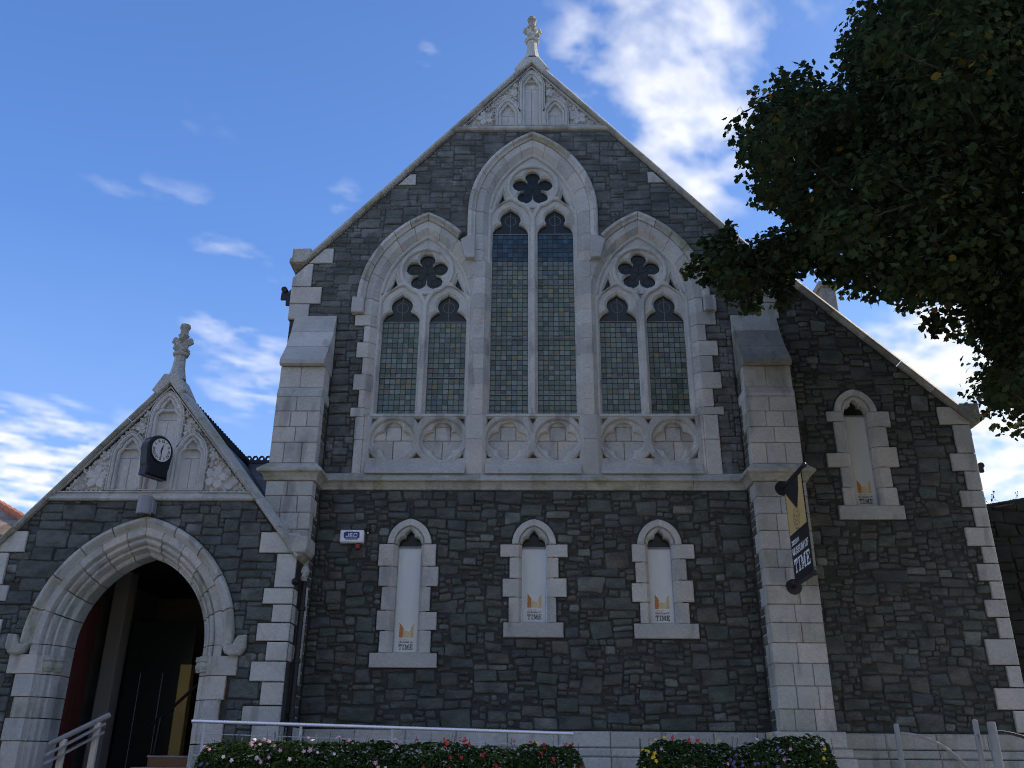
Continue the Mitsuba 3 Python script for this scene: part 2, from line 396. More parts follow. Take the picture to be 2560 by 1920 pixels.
# ------------------------------------------------------------------ pointed arches
class Arch:
    """axis at u0, springing at z0; half width and rise of the outer line fix the two centres"""
    def __init__(s, u0, z0, half, rise):
        s.u0, s.z0 = u0, z0
        s.R = (half ** 2 + rise ** 2) / (2 * half); s.c = s.R - half
    def half(s, t): return s.R - t - s.c
    def top(s, t): return math.acos(min(1, s.c / (s.R - t)))
    def pt(s, t, k, side):
        a = k * s.top(t)
        return s.u0 + side * (-s.c + (s.R - t) * math.cos(a)), s.z0 + (s.R - t) * math.sin(a)
    def line(s, t, n=20, k0=0.):
        r = [s.pt(t, k0 + (1 - k0) * i / n, 1) for i in range(n + 1)]
        return r + [s.pt(t, k0 + (1 - k0) * i / n, -1) for i in range(n - 1, -1, -1)]
    def poly(s, t, zb, n=20):
        h = s.half(t)
        return sg.Polygon([(s.u0 - h, zb), (s.u0 + h, zb)] + s.line(t, n))
    def piece(s, prof, k0, k1, side, n=5):
        """one voussoir: the closed profile (t, w) carried from k0 to k1 along the arc"""
        m = len(prof); v = []
        for i in range(n + 1):
            k = k0 + (k1 - k0) * i / n
            for t, w in prof: v.append((*s.pt(t, k, side), w))
        f = [strip(m, i * m, (i + 1) * m) for i in range(n)]
        c = cap([np.array(prof, float)])
        f += [c, c[:, ::-1] + n * m]
        f = np.vstack(f)
        return np.array(v), f[:, ::-1] if side < 0 else f
def bedding(prof, d=.011):
    """the same moulding a centimetre deeper: the mortar that shows in the joints"""
    return [(t + (.004 if w > -.02 else 0), w - d if w > -.24 else w) for t, w in prof]
def voussoirs(arch, prof, n, key, fr, rng, bed=None, mats=GR, gap=.004, klim=None, seg=5, offs=0.):
    for side in (1, -1):
        if not klim: put(key.rsplit('__', 1)[0] + '__bedding_mortar', mapm(fr, arch.piece(bed or bedding(prof), 0, 1, side, 30)), 'mortar_ochre')
        ks = [0] + [(i + offs) / n for i in range(1, n)] + [1]
        for a, b in zip(ks[:-1], ks[1:]):
            if klim and not klim(side, (a + b) / 2): continue
            put(key, mapm(fr, arch.piece(prof, a + gap, b - (gap if b < 1 else gap * .4), side, seg)), mats[rng.integers(len(mats))])
def jamb(prof, u_of_t, z0, z1, fr):
    """an upright length of the same profile; u_of_t(t) gives u"""
    p = [(u_of_t(t), w) for t, w in prof]; m = len(p)
    v = np.array([(u, z, w) for z in (z0, z1) for u, w in p])
    c = cap([np.array(p, float)])
    return mapm(fr, (v, np.vstack([strip(m, 0, m), c, c[:, ::-1] + m])))

# ================================================================== the church
CH = thing('church', 'dark rubble stone gothic church with pale granite dressings, steep gable and stained glass windows', 'church')
rng = np.random.default_rng(7)
SL = 1.13                                                     # gable slope
def gable_z(x): return 16.5 - SL * abs(x)

# --- great windows: outlines first, the walling needs them
H = dict(half=1.38, rise=2.07)
A0 = Arch(0.02, 12.45, **H); AL = Arch(-2.2, 10.34, **H); AR = Arch(2.24, 10.34, **H)
LQ = [(-3.59, 9.73, 9.97), (-3.39, 9.36, 9.71), (-3.51, 9.02, 9.35), (-3.37, 8.66, 9.01), (-3.52, 8.32, 8.65), (-3.39, 7.95, 8.31), (-3.53, 7.76, 7.94), (-3.42, 7.29, 7.75), (-3.41, 6.60, 7.28)]
RQ = [(3.70, 9.74, 10.02), (3.48, 9.38, 9.73), (3.69, 9.05, 9.37), (3.57, 8.70, 9.04), (3.70, 8.35, 8.69), (3.52, 7.97, 8.34), (3.70, 7.80, 7.96), (3.57, 7.30, 7.79), (3.57, 6.60, 7.29)]
big = unary_union([A0.poly(0, 11.2), AL.poly(0, 9.97), AR.poly(0, 9.97), sg.box(-3.36, 6.6, 3.47, 10.3), sg.box(-1.32, 10.2, 1.36, 11.3)] +
                  [sg.box(x, a - .003, -3.2, b + .003) for x, a, b in LQ] + [sg.box(3.3, a - .003, x, b + .003) for x, a, b in RQ] +
                  [sg.box(-3.67, 9.97, -3.4, 10.34), sg.box(3.45, 10.0, 3.72, 10.36), sg.box(-1.5, 11.2, -1.1, 11.77), sg.box(1.15, 11.2, 1.54, 11.77)])

# --- lancets: (axis, bottom of glass, [left quoins], [right quoins], sill)
LAN = [
    (-2.235, 3.36, [(-2.79, 4.87, 5.27), (-2.76, 4.51, 4.86), (-2.69, 4.09, 4.5), (-2.75, 3.74, 4.08), (-2.68, 3.36, 3.73)], [(-1.74, 4.87, 5.27), (-1.68, 4.51, 4.86), (-1.81, 4.07, 4.5), (-1.68, 3.75, 4.06), (-1.77, 3.36, 3.74)], (-2.83, -1.65, 3.11, 3.36), 0.),
    (0.035, 3.89, [(-.58, 5.04, 5.27), (-.41, 4.66, 5.03), (-.53, 4.33, 4.65), (-.42, 3.89, 4.32)], [(.65, 5.04, 5.27), (.48, 4.67, 5.03), (.62, 4.33, 4.66), (.43, 3.89, 4.32)], (-.51, .55, 3.63, 3.89), 0.),
    (2.31, 3.88, [(1.80, 4.96, 5.28), (1.85, 4.59, 4.95), (1.77, 4.25, 4.58), (1.90, 3.88, 4.24)], [(2.93, 5.02, 5.28), (2.77, 4.64, 5.01), (2.87, 4.25, 4.63), (2.77, 3.88, 4.24)], (1.78, 2.91, 3.62, 3.88), 0.),
    (6.20, 6.01, [(5.63, 7.66, 7.86), (5.74, 7.03, 7.65), (5.53, 6.75, 7.02), (5.75, 6.36, 6.74), (5.73, 6.01, 6.35)], [(6.83, 7.55, 7.86), (6.73, 7.15, 7.54), (6.86, 6.75, 7.14), (6.68, 6.36, 6.74), (6.74, 6.01, 6.35)], (5.61, 6.81, 5.75, 6.01), 2.58),
]
def lan_arch(l): return Arch(l[0], 5.28 + l[5], .40, .46)
def lan_region(l):
    a = lan_arch(l)
    return unary_union([a.poly(0, 5.28 + l[5] - .02)] + [sg.box(x, b, l[0], c + .01) for x, b, c in l[2]] + [sg.box(l[0], b, x, c + .01) for x, b, c in l[3]] + [sg.box(l[4][0], l[4][2], l[4][1], l[4][3])]).buffer(.006, join_style=2).buffer(-.006, join_style=2)
lan_all = [lan_region(l) for l in LAN]

# --- corner quoins
NQ = [(-4.16, 11.19, 11.55), (-4.56, 10.64, 11.18), (-4.33, 10.24, 10.63), (-4.55, 9.88, 10.23)]
AQ = [(7.75, 7.60, 7.96), (7.98, 7.03, 7.59), (7.83, 6.68, 7.02), (8.03, 6.31, 6.67), (7.87, 5.99, 6.30), (8.05, 5.62, 5.98), (7.83, 5.27, 5.61), (8.06, 4.96, 5.26), (7.91, 4.65, 4.95),
      (8.08, 4.33, 4.64), (7.93, 4.02, 4.32), (8.07, 3.66, 4.01), (7.80, 3.22, 3.65), (8.07, 2.86, 3.21), (7.80, 2.50, 2.85), (8.04, 2.14, 2.49)]
def ais_z(x): return 10.65 - .995 * (x - 5.31)
gq = [sg.Polygon([(-2.52, 13.44), (-2.52, 13.15), (-3.1, 13.15), (-2.8, 13.44)]), sg.Polygon([(2.51, 13.46), (2.51, 13.18), (3.1, 13.18), (2.8, 13.46)])]

# --- wall cores
low = sg.box(-4.9, 0, 4.95, 6.4).union(sg.Polygon([(4.9, 0), (8.28, 0), (8.28, ais_z(8.28)), (4.9, ais_z(4.9))]))
up = sg.Polygon([(-4.93, 6.3), (4.95, 6.3), (4.95, gable_z(4.95) + .05), (0, 16.5), (-4.93, gable_z(4.93) + .05)])
wall = low.union(up)
def trefoil(u, zs, top):
    """head of a lancet: cusped opening"""
    pts = [(u - .215, zs - .03), (u + .215, zs - .03)]
    s = unary_union([sg.Polygon([(u - .215, zs - .05), (u + .215, zs - .05), (u + .212, zs + .02), (u + .17, zs + .085), (u - .17, zs + .085), (u - .212, zs + .02)]),
                     sg.Point(u - .105, zs + .03).buffer(.10), sg.Point(u + .105, zs + .03).buffer(.10),
                     sg.MultiPoint([(u, top), *[(u + .088 * math.cos(a), zs + .150 + .088 * math.sin(a)) for a in np.linspace(-.3, math.pi + .3, 14)], (u - .055, zs + .04), (u + .055, zs + .04)]).convex_hull])
    return s
def lan_open(l): return unary_union([sg.box(l[0] - .215, l[1], l[0] + .215, 5.24 + l[5]), trefoil(l[0], 5.28 + l[5], 5.55 + l[5])])
core = wall.difference(unary_union([lan_open(l).buffer(.02) for l in LAN] + [big.buffer(-.09), sg.Polygon([(-1.6, 14.76), (1.6, 14.76), (0, 16.4)])]))
put(CH + '__wall', mapm(FRONT, plate(core, 0, -.55, .001)), 'mortar_dark')

dress = unary_union([big, *lan_all, *gq, *[sg.box(-5.1, a - .003, x, b + .003) for x, a, b in NQ], *[sg.box(-x, a - .003, 5.1, b + .003) for x, a, b in NQ], *[sg.box(x, a - .003, 9, b + .003) for x, a, b in AQ]])
r_low = sg.box(-3.97, 2.12, 4.0, 6.29).difference(dress)
r_gab = sg.Polygon([(-4.95, 9.9), (-3.96, 9.9), (-3.96, 6.6), (4.0, 6.6), (4.0, 9.9), (4.95, 9.9), (4.95, gable_z(4.95) - .02), (1.7, gable_z(1.7) - .02), (1.7, 14.57), (-1.7, 14.57), (-1.7, gable_z(1.7) - .02), (-4.95, gable_z(4.95) - .02)]).difference(dress)
r_ais = sg.Polygon([(4.89, 2.12), (8.3, 2.12), (8.3, ais_z(8.3)), (4.89, ais_z(4.89))]).difference(dress)
BIGS = [(8, 6), (7, 4), (6, 4), (9, 5), (6, 6), (5, 5), (7, 3), (5, 3), (4, 3), (4, 2), (6, 2), (3, 2), (3, 3), (4, 1), (3, 1), (2, 1), (2, 2), (5, 1), (10, 5), (8, 3)]
BW = [2.6, 5, 6, 1.6, 3, 5, 5, 8, 8, 7, 4, 6, 6, 3, 3, 3, 4, 1.5, .9, 3]
rubble(r_low, FRONT, CH + '__wall', RUB, 3, cell=.062, sizes=BIGS, weights=BW, warp=.07, bulge=.010, proud=.030, joint=.017)
rubble(r_gab, FRONT, CH + '__gable_wall', RUBG, 8, cell=.095, joint=.006, proud=.03, vary=.007, sizes=[(6, 3), (5, 3), (5, 2), (4, 3), (4, 2), (3, 2), (3, 3), (2, 2), (6, 2), (3, 1), (4, 4)], weights=[4, 6, 8, 5, 8, 6, 3, 3, 6, 2, 2], warp=.03, bulge=.006)
rubble(r_ais, FRONT, CH + '__aisle_wall', RUB, 21, cell=.062, sizes=BIGS, weights=BW, warp=.07, bulge=.010, proud=.030, joint=.017)
put(CH + '__gable_wall', mapm(FRONT, plate(sg.Polygon([(-4.9, 9.95), (4.9, 9.95), (4.9, gable_z(4.9)), (0, 16.45), (-4.9, gable_z(4.9))]).difference(unary_union([big, sg.Polygon([(-1.66, 14.7), (1.66, 14.7), (0, 16.45)])])), .012, -.02, .001)), 'mortar_grey')
put(CH + '__aisle_wall', mapm(FRONT, plate(r_ais, .004, -.02, .001)), 'mortar_dark')

# --- quoins
def clipped(x0, x1, a, b, top):
    g = sg.box(x0, a, x1, b).intersection(top)
    return np.array(g.exterior.coords)[:-1]
topg = sg.Polygon([(-6, 0), (6, 0), (6, gable_z(6) - .02), (0, 16.4), (-6, gable_z(6) - .02)])
topa = sg.Polygon([(0, 0), (9, 0), (9, ais_z(9) - .01), (0, ais_z(0) - .01)])
for x, a, b in NQ:
    for s in (-1, 1):
        r = clipped(*sorted((s * 4.97, -s * x * -1 if False else s * abs(x))), a, b, topg)
        granite_block(CH + '__gable_wall__quoin', r, FRONT, .055, rng, -.5)
for g in gq: granite_block(CH + '__gable_wall__quoin', np.array(g.intersection(topg).exterior.coords)[:-1], FRONT, .05, rng)
for x, a, b in AQ: granite_block(CH + '__aisle_wall__quoin', clipped(x, 8.31, a, b, topa), FRONT, .055, rng, -.5)

# --- lancet windows
def slab_letters(text, h, fr_o):
    """slab-serif capitals T I M E as flat outlines (u, v), height h"""
    s, k, out, x = .20, .15, [], 0.
    def R(a, b, c, d): return sg.box(a, b, c, d)
    for ch in text:
        if ch == 'T': w = .92; g = unary_union([R(0, .80, w, 1), R(0, .62, .13, 1), R(w - .13, .62, w, 1), R(w / 2 - s / 2, 0, w / 2 + s / 2, 1), R(w / 2 - .26, 0, w / 2 + .26, .12)])
        elif ch == 'I': w = .52; g = unary_union([R(0, 0, w, .13), R(0, .87, w, 1), R(w / 2 - s / 2, 0, w / 2 + s / 2, 1)])
        elif ch == 'M': w = 1.25; g = unary_union([R(0, 0, .40, .12), R(w - .46, 0, w, .12), R(0, .88, .3, 1), R(w - .3, .88, w, 1), R(.13, 0, .26, 1), R(w - .36, 0, w - .13, 1), sg.Polygon([(.13, 1), (.36, 1), (w / 2 + .04, .26), (w / 2 - .10, .12)]), sg.Polygon([(w - .13, 1), (w - .33, 1), (w / 2 - .10, .12), (w / 2 + .02, .12)])])
        else: w = .86; g = unary_union([R(0, 0, w, .13), R(0, .87, w, 1), R(.10, 0, .32, 1), R(.2, .44, .58, .56), R(.46, .34, .58, .66), R(w - .13, 0, w, .34), R(w - .13, .66, w, 1)])
        out.append(sa.translate(g, x, 0)); x += w + k
    return sa.scale(unary_union(out), h, h, origin=(0, 0)), (x - k) * h
def flat(poly, fr, w, d=.003):
    return mapm(fr, plate(poly, w + d, w, .0003))
def line_text(t, h, width, fr, u, v, w, bold=True):
    m = meshkit.text_mesh(t, h, .003, bold); e = m.bounds
    s = width / (e[1, 0] - e[0, 0]); p = np.array(m.vertices)
    p[:, 0] = (p[:, 0] - e[0, 0]) * s + u; p[:, 1] += v; p[:, 2] += w
    return fr(p), np.array(m.faces)
def emblem(fr, key, u, v, wd, h, w):
    """two upright fans like an open book with a dial between them"""
    x = u - wd / 2
    put(key + '__emblem', flat(sg.Polygon([(x, v), (x + .26 * wd, v), (x + .29 * wd, v + .66 * h), (x + .02 * wd, v + h)]), fr, w), 'print_orange')
    put(key + '__emblem', flat(sg.Polygon([(x + wd, v), (x + .80 * wd, v), (x + .80 * wd, v + .70 * h), (x + wd, v + h)]), fr, w), 'print_gold')
    body = sg.Polygon([(x + .27 * wd, v), (x + .79 * wd, v), (x + .79 * wd, v + .55 * h), (x + .62 * wd, v + .40 * h), (x + .45 * wd, v + .45 * h), (x + .295 * wd, v + .62 * h)])
    put(key + '__emblem', flat(body, fr, w, .002), 'print_sand')
    c = (u - .02 * wd, v + .24 * h)
    ring = unary_union([sg.Point(c).buffer(.21 * h).difference(sg.Point(c).buffer(.16 * h)), sg.Point(c).buffer(.11 * h).difference(sg.Point(c).buffer(.06 * h))]).difference(sg.box(c[0] - .02 * wd, c[1] - .3 * h, c[0] + .05 * wd, c[1]))
    put(key + '__emblem', flat(ring, fr, w + .0025), 'print_gold')
for l in LAN:
    u, zb, ql, qr, sill, dz = l
    K = sub(CH + '__lancet_window'); zs = 5.28 + dz; a = lan_arch(l)
    op = lan_open(l)
    # cusped head cut in two stones, jambs with a chamfered inner edge
    ringp = [(0, -.03), (0, .05), (.015, .065), (.115, .065), (.12, .06), (.12, -.2), (0, -.2)]
    for side in (1, -1):
        put(K + '__voussoir', mapm(FRONT, a.piece(ringp, .004, .997, side, 12)), GR[rng.integers(5)])
    head = a.poly(.1205, zs).difference(op)
    put(K + '__cusped_head', mapm(FRONT, plate(head, .045, -.2, .03)), 'granite_grey')
    for s, q in ((-1, ql), (1, qr)):
        for x, b, c in q:
            prof = [(abs(x - u) - .006, -.03), (abs(x - u) - .006, .045), (abs(x - u) - .016, .058), (.275, .058), (.217, -.01), (.217, -.2)]
            m = jamb(prof, lambda t: u + s * t, b + .005, c - .005, FRONT)
            put(K + '__quoin', m, GR[rng.integers(5)])
    for s in (-1, 1): put(K + '__bedding_mortar', jamb([(.345, -.03), (.345, .046), (.28, .046), (.226, -.015), (.226, -.2)], lambda t: u + s * t, zb, zs - .02, FRONT), 'mortar_ochre')
    x0, x1, b, c = sill
    put(K + '__sill', mapm(Fr((0, 0, 0)), (lambda m: m)(block(inset(rect(x0, x1, b, c), .004), -.03, .075, .012))), 'granite_grey')
    put(K + '__sill_slope', prism_x([(-.06, c - .012), (.19, c + .05), (.19, c - .03), (-.06, c - .03)], u - .213, u + .213), 'granite_grey')
    put(K + '__head_glass', quads([(u - .3, zs - .06, -.165), (u + .3, zs - .06, -.165), (u + .3, zs + .32, -.165), (u - .3, zs + .32, -.165)], FRONT), 'dark_glass')
    put(K + '__transom', box(u - .217, u + .217, .11, .15, zs - .05, zs - .018, .004), 'saddle_bar')
    put(K + '__pane', box(u - .214, u + .214, .135, .15, c + .0, zs - .05), 'panel_glass')
    put(K + '__frame', mapm(FRONT, plate(sg.box(u - .214, c, u + .214, zs - .05).difference(sg.box(u - .200, c + .02, u + .200, zs - .062)), -.118, -.134, .003)), 'steel_paint')
    wp, tw = -.1345, .25
    yb = c + .075 if dz == 0 else c + .085
    put_u = u + .005
    g, gw = slab_letters('TIME', .088, None)
    g = sa.translate(sa.scale(g, tw / gw, 1, origin=(0, 0)), put_u - tw / 2, yb)
    put(K + '__lettering', flat(g, FRONT, wp), 'ink_black')
    put(K + '__lettering', line_text('MUSEUM OF', .028, tw, FRONT, put_u - tw / 2, yb + .112, wp), 'ink_black')
    put(K + '__lettering', line_text('IRISH', .020, .15, FRONT, put_u - tw / 2 + .005, yb + .158, wp, False), 'print_grey')
    emblem(FRONT, K, put_u, yb + .205, .255, .25, wp)

# --- tracery windows
LIGHT_W = .38
def light_hole(cu, zh, zb):
    th = np.linspace(0, math.pi, 40)
    sh = sg.Polygon([(cu + .38 * math.cos(t), zh + 12.03 - 12.07 + .27 * math.sin(t)) for t in th] + [(cu - .38, zb), (cu + .38, zb)])
    ci = [(cu + .222 * math.cos(t), zh + .32 + .222 * math.sin(t)) for t in np.linspace(0, 2 * math.pi, 40)]
    return sh.union(sg.MultiPoint(ci + [(cu, zh + .585)]).convex_hull)
def rose_hole(cu, cz):
    return unary_union([sg.Point(cu, cz).buffer(.2)] + [sg.Point(cu + .285 * math.cos(math.radians(90 + 72 * k)), cz + .285 * math.sin(math.radians(90 + 72 * k))).buffer(.166) for k in range(5)])
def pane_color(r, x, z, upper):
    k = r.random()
    if upper and z > 11.33: c = np.array([.020, .046, .062]) * r.uniform(.6, 1.35)  # top panes coloured dark to stand for the dim interior behind
    elif k < .34: c = np.array([.110, .135, .112])
    elif k < .62: c = np.array([.080, .110, .080])
    elif k < .72: c = np.array([.125, .118, .064])
    elif k < .80: c = np.array([.098, .092, .084])
    elif k < .94: c = np.array([.055, .080, .058])
    else: c = np.array([.075, .100, .105])
    return np.clip(c * 1.35 * r.uniform(.8, 1.22), 0, 1)
def tracery(A, zb, upper, seed):
    K = sub(CH + '__tracery_window'); r = np.random.default_rng(seed)
    u0, zh = A.u0, A.z0 - .38
    bars = {}
    lights = [light_hole(u0 + s * .48, zh, zb) for s in (-1, 1)]
    rose = rose_hole(u0, A.z0 + .74)
    eyes = [sg.Polygon([(u0 + s * .79, A.z0 + .23), (u0 + s * .65, A.z0 + .58), (u0 + s * .59, A.z0 + .39)]) for s in (-1, 1)]
    inner = A.poly(.44, zb - .15)
    holes = unary_union([*lights, rose, *eyes])
    put(K + '__tracery', mapm(FRONT, plate(inner.difference(holes), -.115, -.27, .045)), 'granite_pale', smooth=False)
    # raised bars: mullion, rims of the light heads, ring of the rose
    LA = [Arch(u0 + s * .48, zh + .20, .475, .60) for s in (-1, 1)]
    rim = [sg.LineString(a.line(0, 12)).buffer(.045, cap_style=2) for a in LA]
    ring = sg.Point(u0, A.z0 + .74).buffer(.575).difference(sg.Point(u0, A.z0 + .74).buffer(.49))
    mull = sg.box(u0 - .055, zb - .1, u0 + .055, zh + .25)
    edge = A.poly(.42, zb - .1).difference(A.poly(.49, zb - .2))
    cusps = rose.buffer(.055).difference(rose.buffer(.028))
    raised = unary_union([*rim, ring, mull, edge]).intersection(A.poly(.42, zb - .1)).difference(unary_union([h.buffer(.030) for h in [*lights, rose]] + [e.buffer(.012) for e in eyes]))
    put(K + '__mullion_bars', mapm(FRONT, plate(raised, -.055, -.13, .022)), 'granite_pale')
    # leaded lights
    for s, h in zip((-1, 1), lights):
        cu = u0 + s * .48; n = 7; pw = .76 / n; q, col = [], []; lead = []
        rows = int((zh - zb - .02) / pw)
        ph = (zh - .03 - zb) / rows
        for i in range(n):
            for j in range(rows):
                x0, z0 = cu - .38 + i * pw + .004, zb + j * ph + .004
                x1, z1 = x0 + pw - .008, z0 + ph - .008
                t = r.uniform(-.0035, .0035, 4)
                q.append([(x0, z0, -.245 + t[0]), (x1, z0, -.245 + t[1]), (x1, z1, -.245 + t[2]), (x0, z1, -.245 + t[3])])
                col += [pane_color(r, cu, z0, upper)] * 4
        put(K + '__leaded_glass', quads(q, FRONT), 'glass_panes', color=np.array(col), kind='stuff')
        ld = sg.box(cu - .385, zb - .01, cu + .385, zh - .02).difference(unary_union([sg.box(cu - .38 + i * pw + .0055, zb + j * ph + .0055, cu - .38 + (i + 1) * pw - .0055, zb + (j + 1) * ph - .0055) for i in range(n) for j in range(rows)]))
        put(K + '__lead', mapm(FRONT, plate(ld, -.238, -.25, .001)), 'lead')
        put(K + '__head_glass', mapm(FRONT, plate(h.buffer(.02).intersection(sg.box(cu - 1, zh - .02, cu + 1, zh + 1)), -.246, -.26, .001)), 'dark_glass')
        for zz in [zh - .02] + [zh - .02 - 1.24 * i for i in range(1, 5) if zh - .02 - 1.24 * i > zb + .3]:
            put(K + '__saddle_bar', box(cu - .385, cu + .385, .222, .236, zz - .008, zz + .008), 'saddle_bar')
        # lead lines in the head
        hl = [tube([(cu + .12 * math.cos(t), .243, zh + .32 + .12 * math.sin(t)) for t in np.linspace(0, 2 * math.pi, 17)], .006, 4, False), tube([(cu, .243, zh), (cu, .243, zh + .56)], .006, 4, False)]
        put(K + '__head_lead', join(hl), 'saddle_bar')
    put(K + '__rose_glass', mapm(FRONT, plate(unary_union([rose.buffer(.02), *eyes]), -.246, -.26, .001)), 'dark_glass')
    cz = A.z0 + .74; ll = []
    for k in range(5):
        t = math.radians(90 + 72 * k); cx_, cz_ = u0 + .27 * math.cos(t), cz + .27 * math.sin(t)
        ll.append(tube([(cx_ + .075 * math.cos(a), .243, cz_ + .075 * math.sin(a)) for a in np.linspace(0, 2 * math.pi, 13)], .006, 4, False))
        ll.append(tube([(u0, .243, cz), (u0 + .2 * math.cos(t), .243, cz + .2 * math.sin(t))], .006, 4, False))
    put(K + '__rose_lead', join(ll), 'lead')
    return K
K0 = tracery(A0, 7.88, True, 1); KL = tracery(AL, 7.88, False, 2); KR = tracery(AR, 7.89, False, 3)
HOOD = [(0, -.03), (0, .10), (.03, .145), (.085, .15), (.12, .10), (.165, .075), (.165, -.03)]
RING = [(.168, -.03), (.168, .045), (.175, .052), (.315, .052), (.325, .046), (.44, -.075), (.44, -.25), (.168, -.25)]
voussoirs(A0, HOOD, 5, K0 + '__hood_stone', FRONT, rng, None, mats=['granite_stained', 'granite_pale', 'granite_lichen'], seg=7)
voussoirs(A0, RING, 5, K0 + '__voussoir', FRONT, rng, seg=7, offs=.3)
def lim(A, bound):
    def f(side, k):
        x = A.pt(0, max(0, k - .1), side)[0]
        return not (bound < 0 and x > -1.40 and side > 0) and not (bound > 0 and x < 1.44 and side < 0)
    return f
def lim2(A, bound):
    def f(side, k):
        x = A.pt(.44, k, side)[0]
        return (x < -1.0) if bound < 0 else (x > 1.04)
    return f
RING2 = [(t, w - .006 if w > 0 else w) for t, w in RING]
for A, K, b in ((AL, KL, -1), (AR, KR, 1)):
    for side in (1, -1):
        inner_side = (side > 0) if b < 0 else (side < 0)
        ks = [i / 6 for i in range(7)]
        for a_, b_ in zip(ks[:-1], ks[1:]):
            a2 = a_
            if inner_side:   # the hood stops against the label block of the taller window
                while a2 < b_ and abs(A.pt(0, a2, side)[0]) < 1.42: a2 += .01
                if b_ - a2 < .03: continue
            put(K + '__hood_stone', mapm(FRONT, A.piece(HOOD, a2 + .0025, b_ - .0025, side, 6)), ['granite_stained', 'granite_pale', 'granite_lichen'][rng.integers(3)])
    voussoirs(A, RING2, 5, K + '__voussoir', FRONT, rng, seg=7, offs=.3)
# upright lengths of hood and label stops of the tall window
for s in (-1, 1):
    put(K0 + '__hood_stone', jamb(HOOD, lambda t: .02 + s * (1.38 - t), 11.78, 12.445, FRONT), 'granite_pale')
    xs = sorted((s * 1.18 + .02, s * 1.50 + .02))
    stop = sg.Polygon([(.02 + s * 1.205, 11.24), (.02 + s * 1.40, 11.24), (.02 + s * 1.51, 11.68), (.02 + s * 1.36, 11.775), (.02 + s * 1.205, 11.775)])
    put(K0 + '__label_stop', mapm(FRONT, plate(stop, .19, -.03, .015)), 'granite_grey')
    for a, b in ((11.90, 12.447), (11.50, 11.895), (11.24, 11.495)):
        put(K0 + '__jamb_stone', jamb(RING, lambda t: .02 + s * (1.38 - t), a + .004, b - .004, FRONT), GR[rng.integers(5)])
put(KL + '__label_stop', mapm(FRONT, block(rect(-3.66, -3.42, 9.985, 10.335), -.03, .17, .015)), 'granite_grey')
put(KR + '__label_stop', mapm(FRONT, block(rect(3.47, 3.71, 10.015, 10.345), -.03, .17, .015)), 'granite_grey')
# outer jambs with their quoins
for K, q, A, s in ((KL, LQ, AL, -1), (KR, RQ, AR, 1)):
    for x, a, b in q:
        h = A.u0 + s * .94
        if a < 7.7: h = A.u0 + s * .955
        ed = abs(x - A.u0) - .006
        pr = [(ed, -.03), (ed, .045), (ed - .01, .055), (1.07, .055), (.94, -.075), (.94, -.25)]
        if a < 7.7: pr = pr[:4] + [(1.0, .02), (.955, .0), (.955, -.25)]
        put(K + '__jamb_stone', jamb(pr, lambda t: A.u0 + s * t, a + .003, b - .003, FRONT), GR[rng.integers(5)])
    for a, b in ((9.975, 10.335),):
        pr = [(1.21, -.03), (1.21, .05), (1.07, .05), (.94, -.075), (.94, -.25)]
        put(K + '__jamb_stone', jamb(pr, lambda t: A.u0 + s * t, a + .003, b - .003, FRONT), GR[rng.integers(5)])
# piers between the windows
for K, s, u in ((KL, -1, AL.u0), (KR, 1, AR.u0)):
    put(K + '__bedding_mortar', jamb([(1.16, -.05), (1.16, .043), (1.07, .043), (.955, -.078), (.955, -.25)], lambda t: u + s * t, 7.8, 10.33, FRONT), 'mortar_ochre')
    put(K + '__bedding_mortar', box(*sorted((u + s * 1.17, u + s * 1.03)), -.042, .2, 6.61, 7.8), 'mortar_ochre')
for s in (-1, 1):
    put(K0 + '__bedding_mortar', jamb(bedding(RING), lambda t: .02 + s * (1.38 - t), 11.25, 12.44, FRONT), 'mortar_ochre')
    put(K0 + '__bedding_mortar', jamb([(s * 1.265 + .02, -.25), (s * 1.265 + .02, -.085), (s * 1.185 + .02, .044), (s * .985 + .02, .044), (s * .89 + .02, -.085), (s * .89 + .02, -.25)], lambda t: t, 6.61, 11.23, FRONT), 'mortar_ochre')
zc = [6.60, 7.30, 7.80, 8.12, 8.45, 8.78, 9.10, 9.44, 9.76, 10.10, 10.45, 10.85, 11.237]
for s in (-1, 1):
    for a, b in zip(zc[:-1], zc[1:]):
        o, i = s * 1.275 + .02, s * .88 + .02
        if a < 7.7: pr = [(s * 1.285 + .02, -.25), (s * 1.285 + .02, .03), (s * 1.225 + .02, .06), (s * .965 + .02, .06), (s * .905 + .02, .03), (s * .905 + .02, -.25)]
        else: pr = [(o, -.25), (o, -.075), (s * 1.185 + .02, .056), (s * .985 + .02, .056), (i, -.075), (i, -.25)]
        put(K0 + '__pier_stone', jamb(pr, lambda t: t, a + .003, b - .003, FRONT), GR[rng.integers(5)])
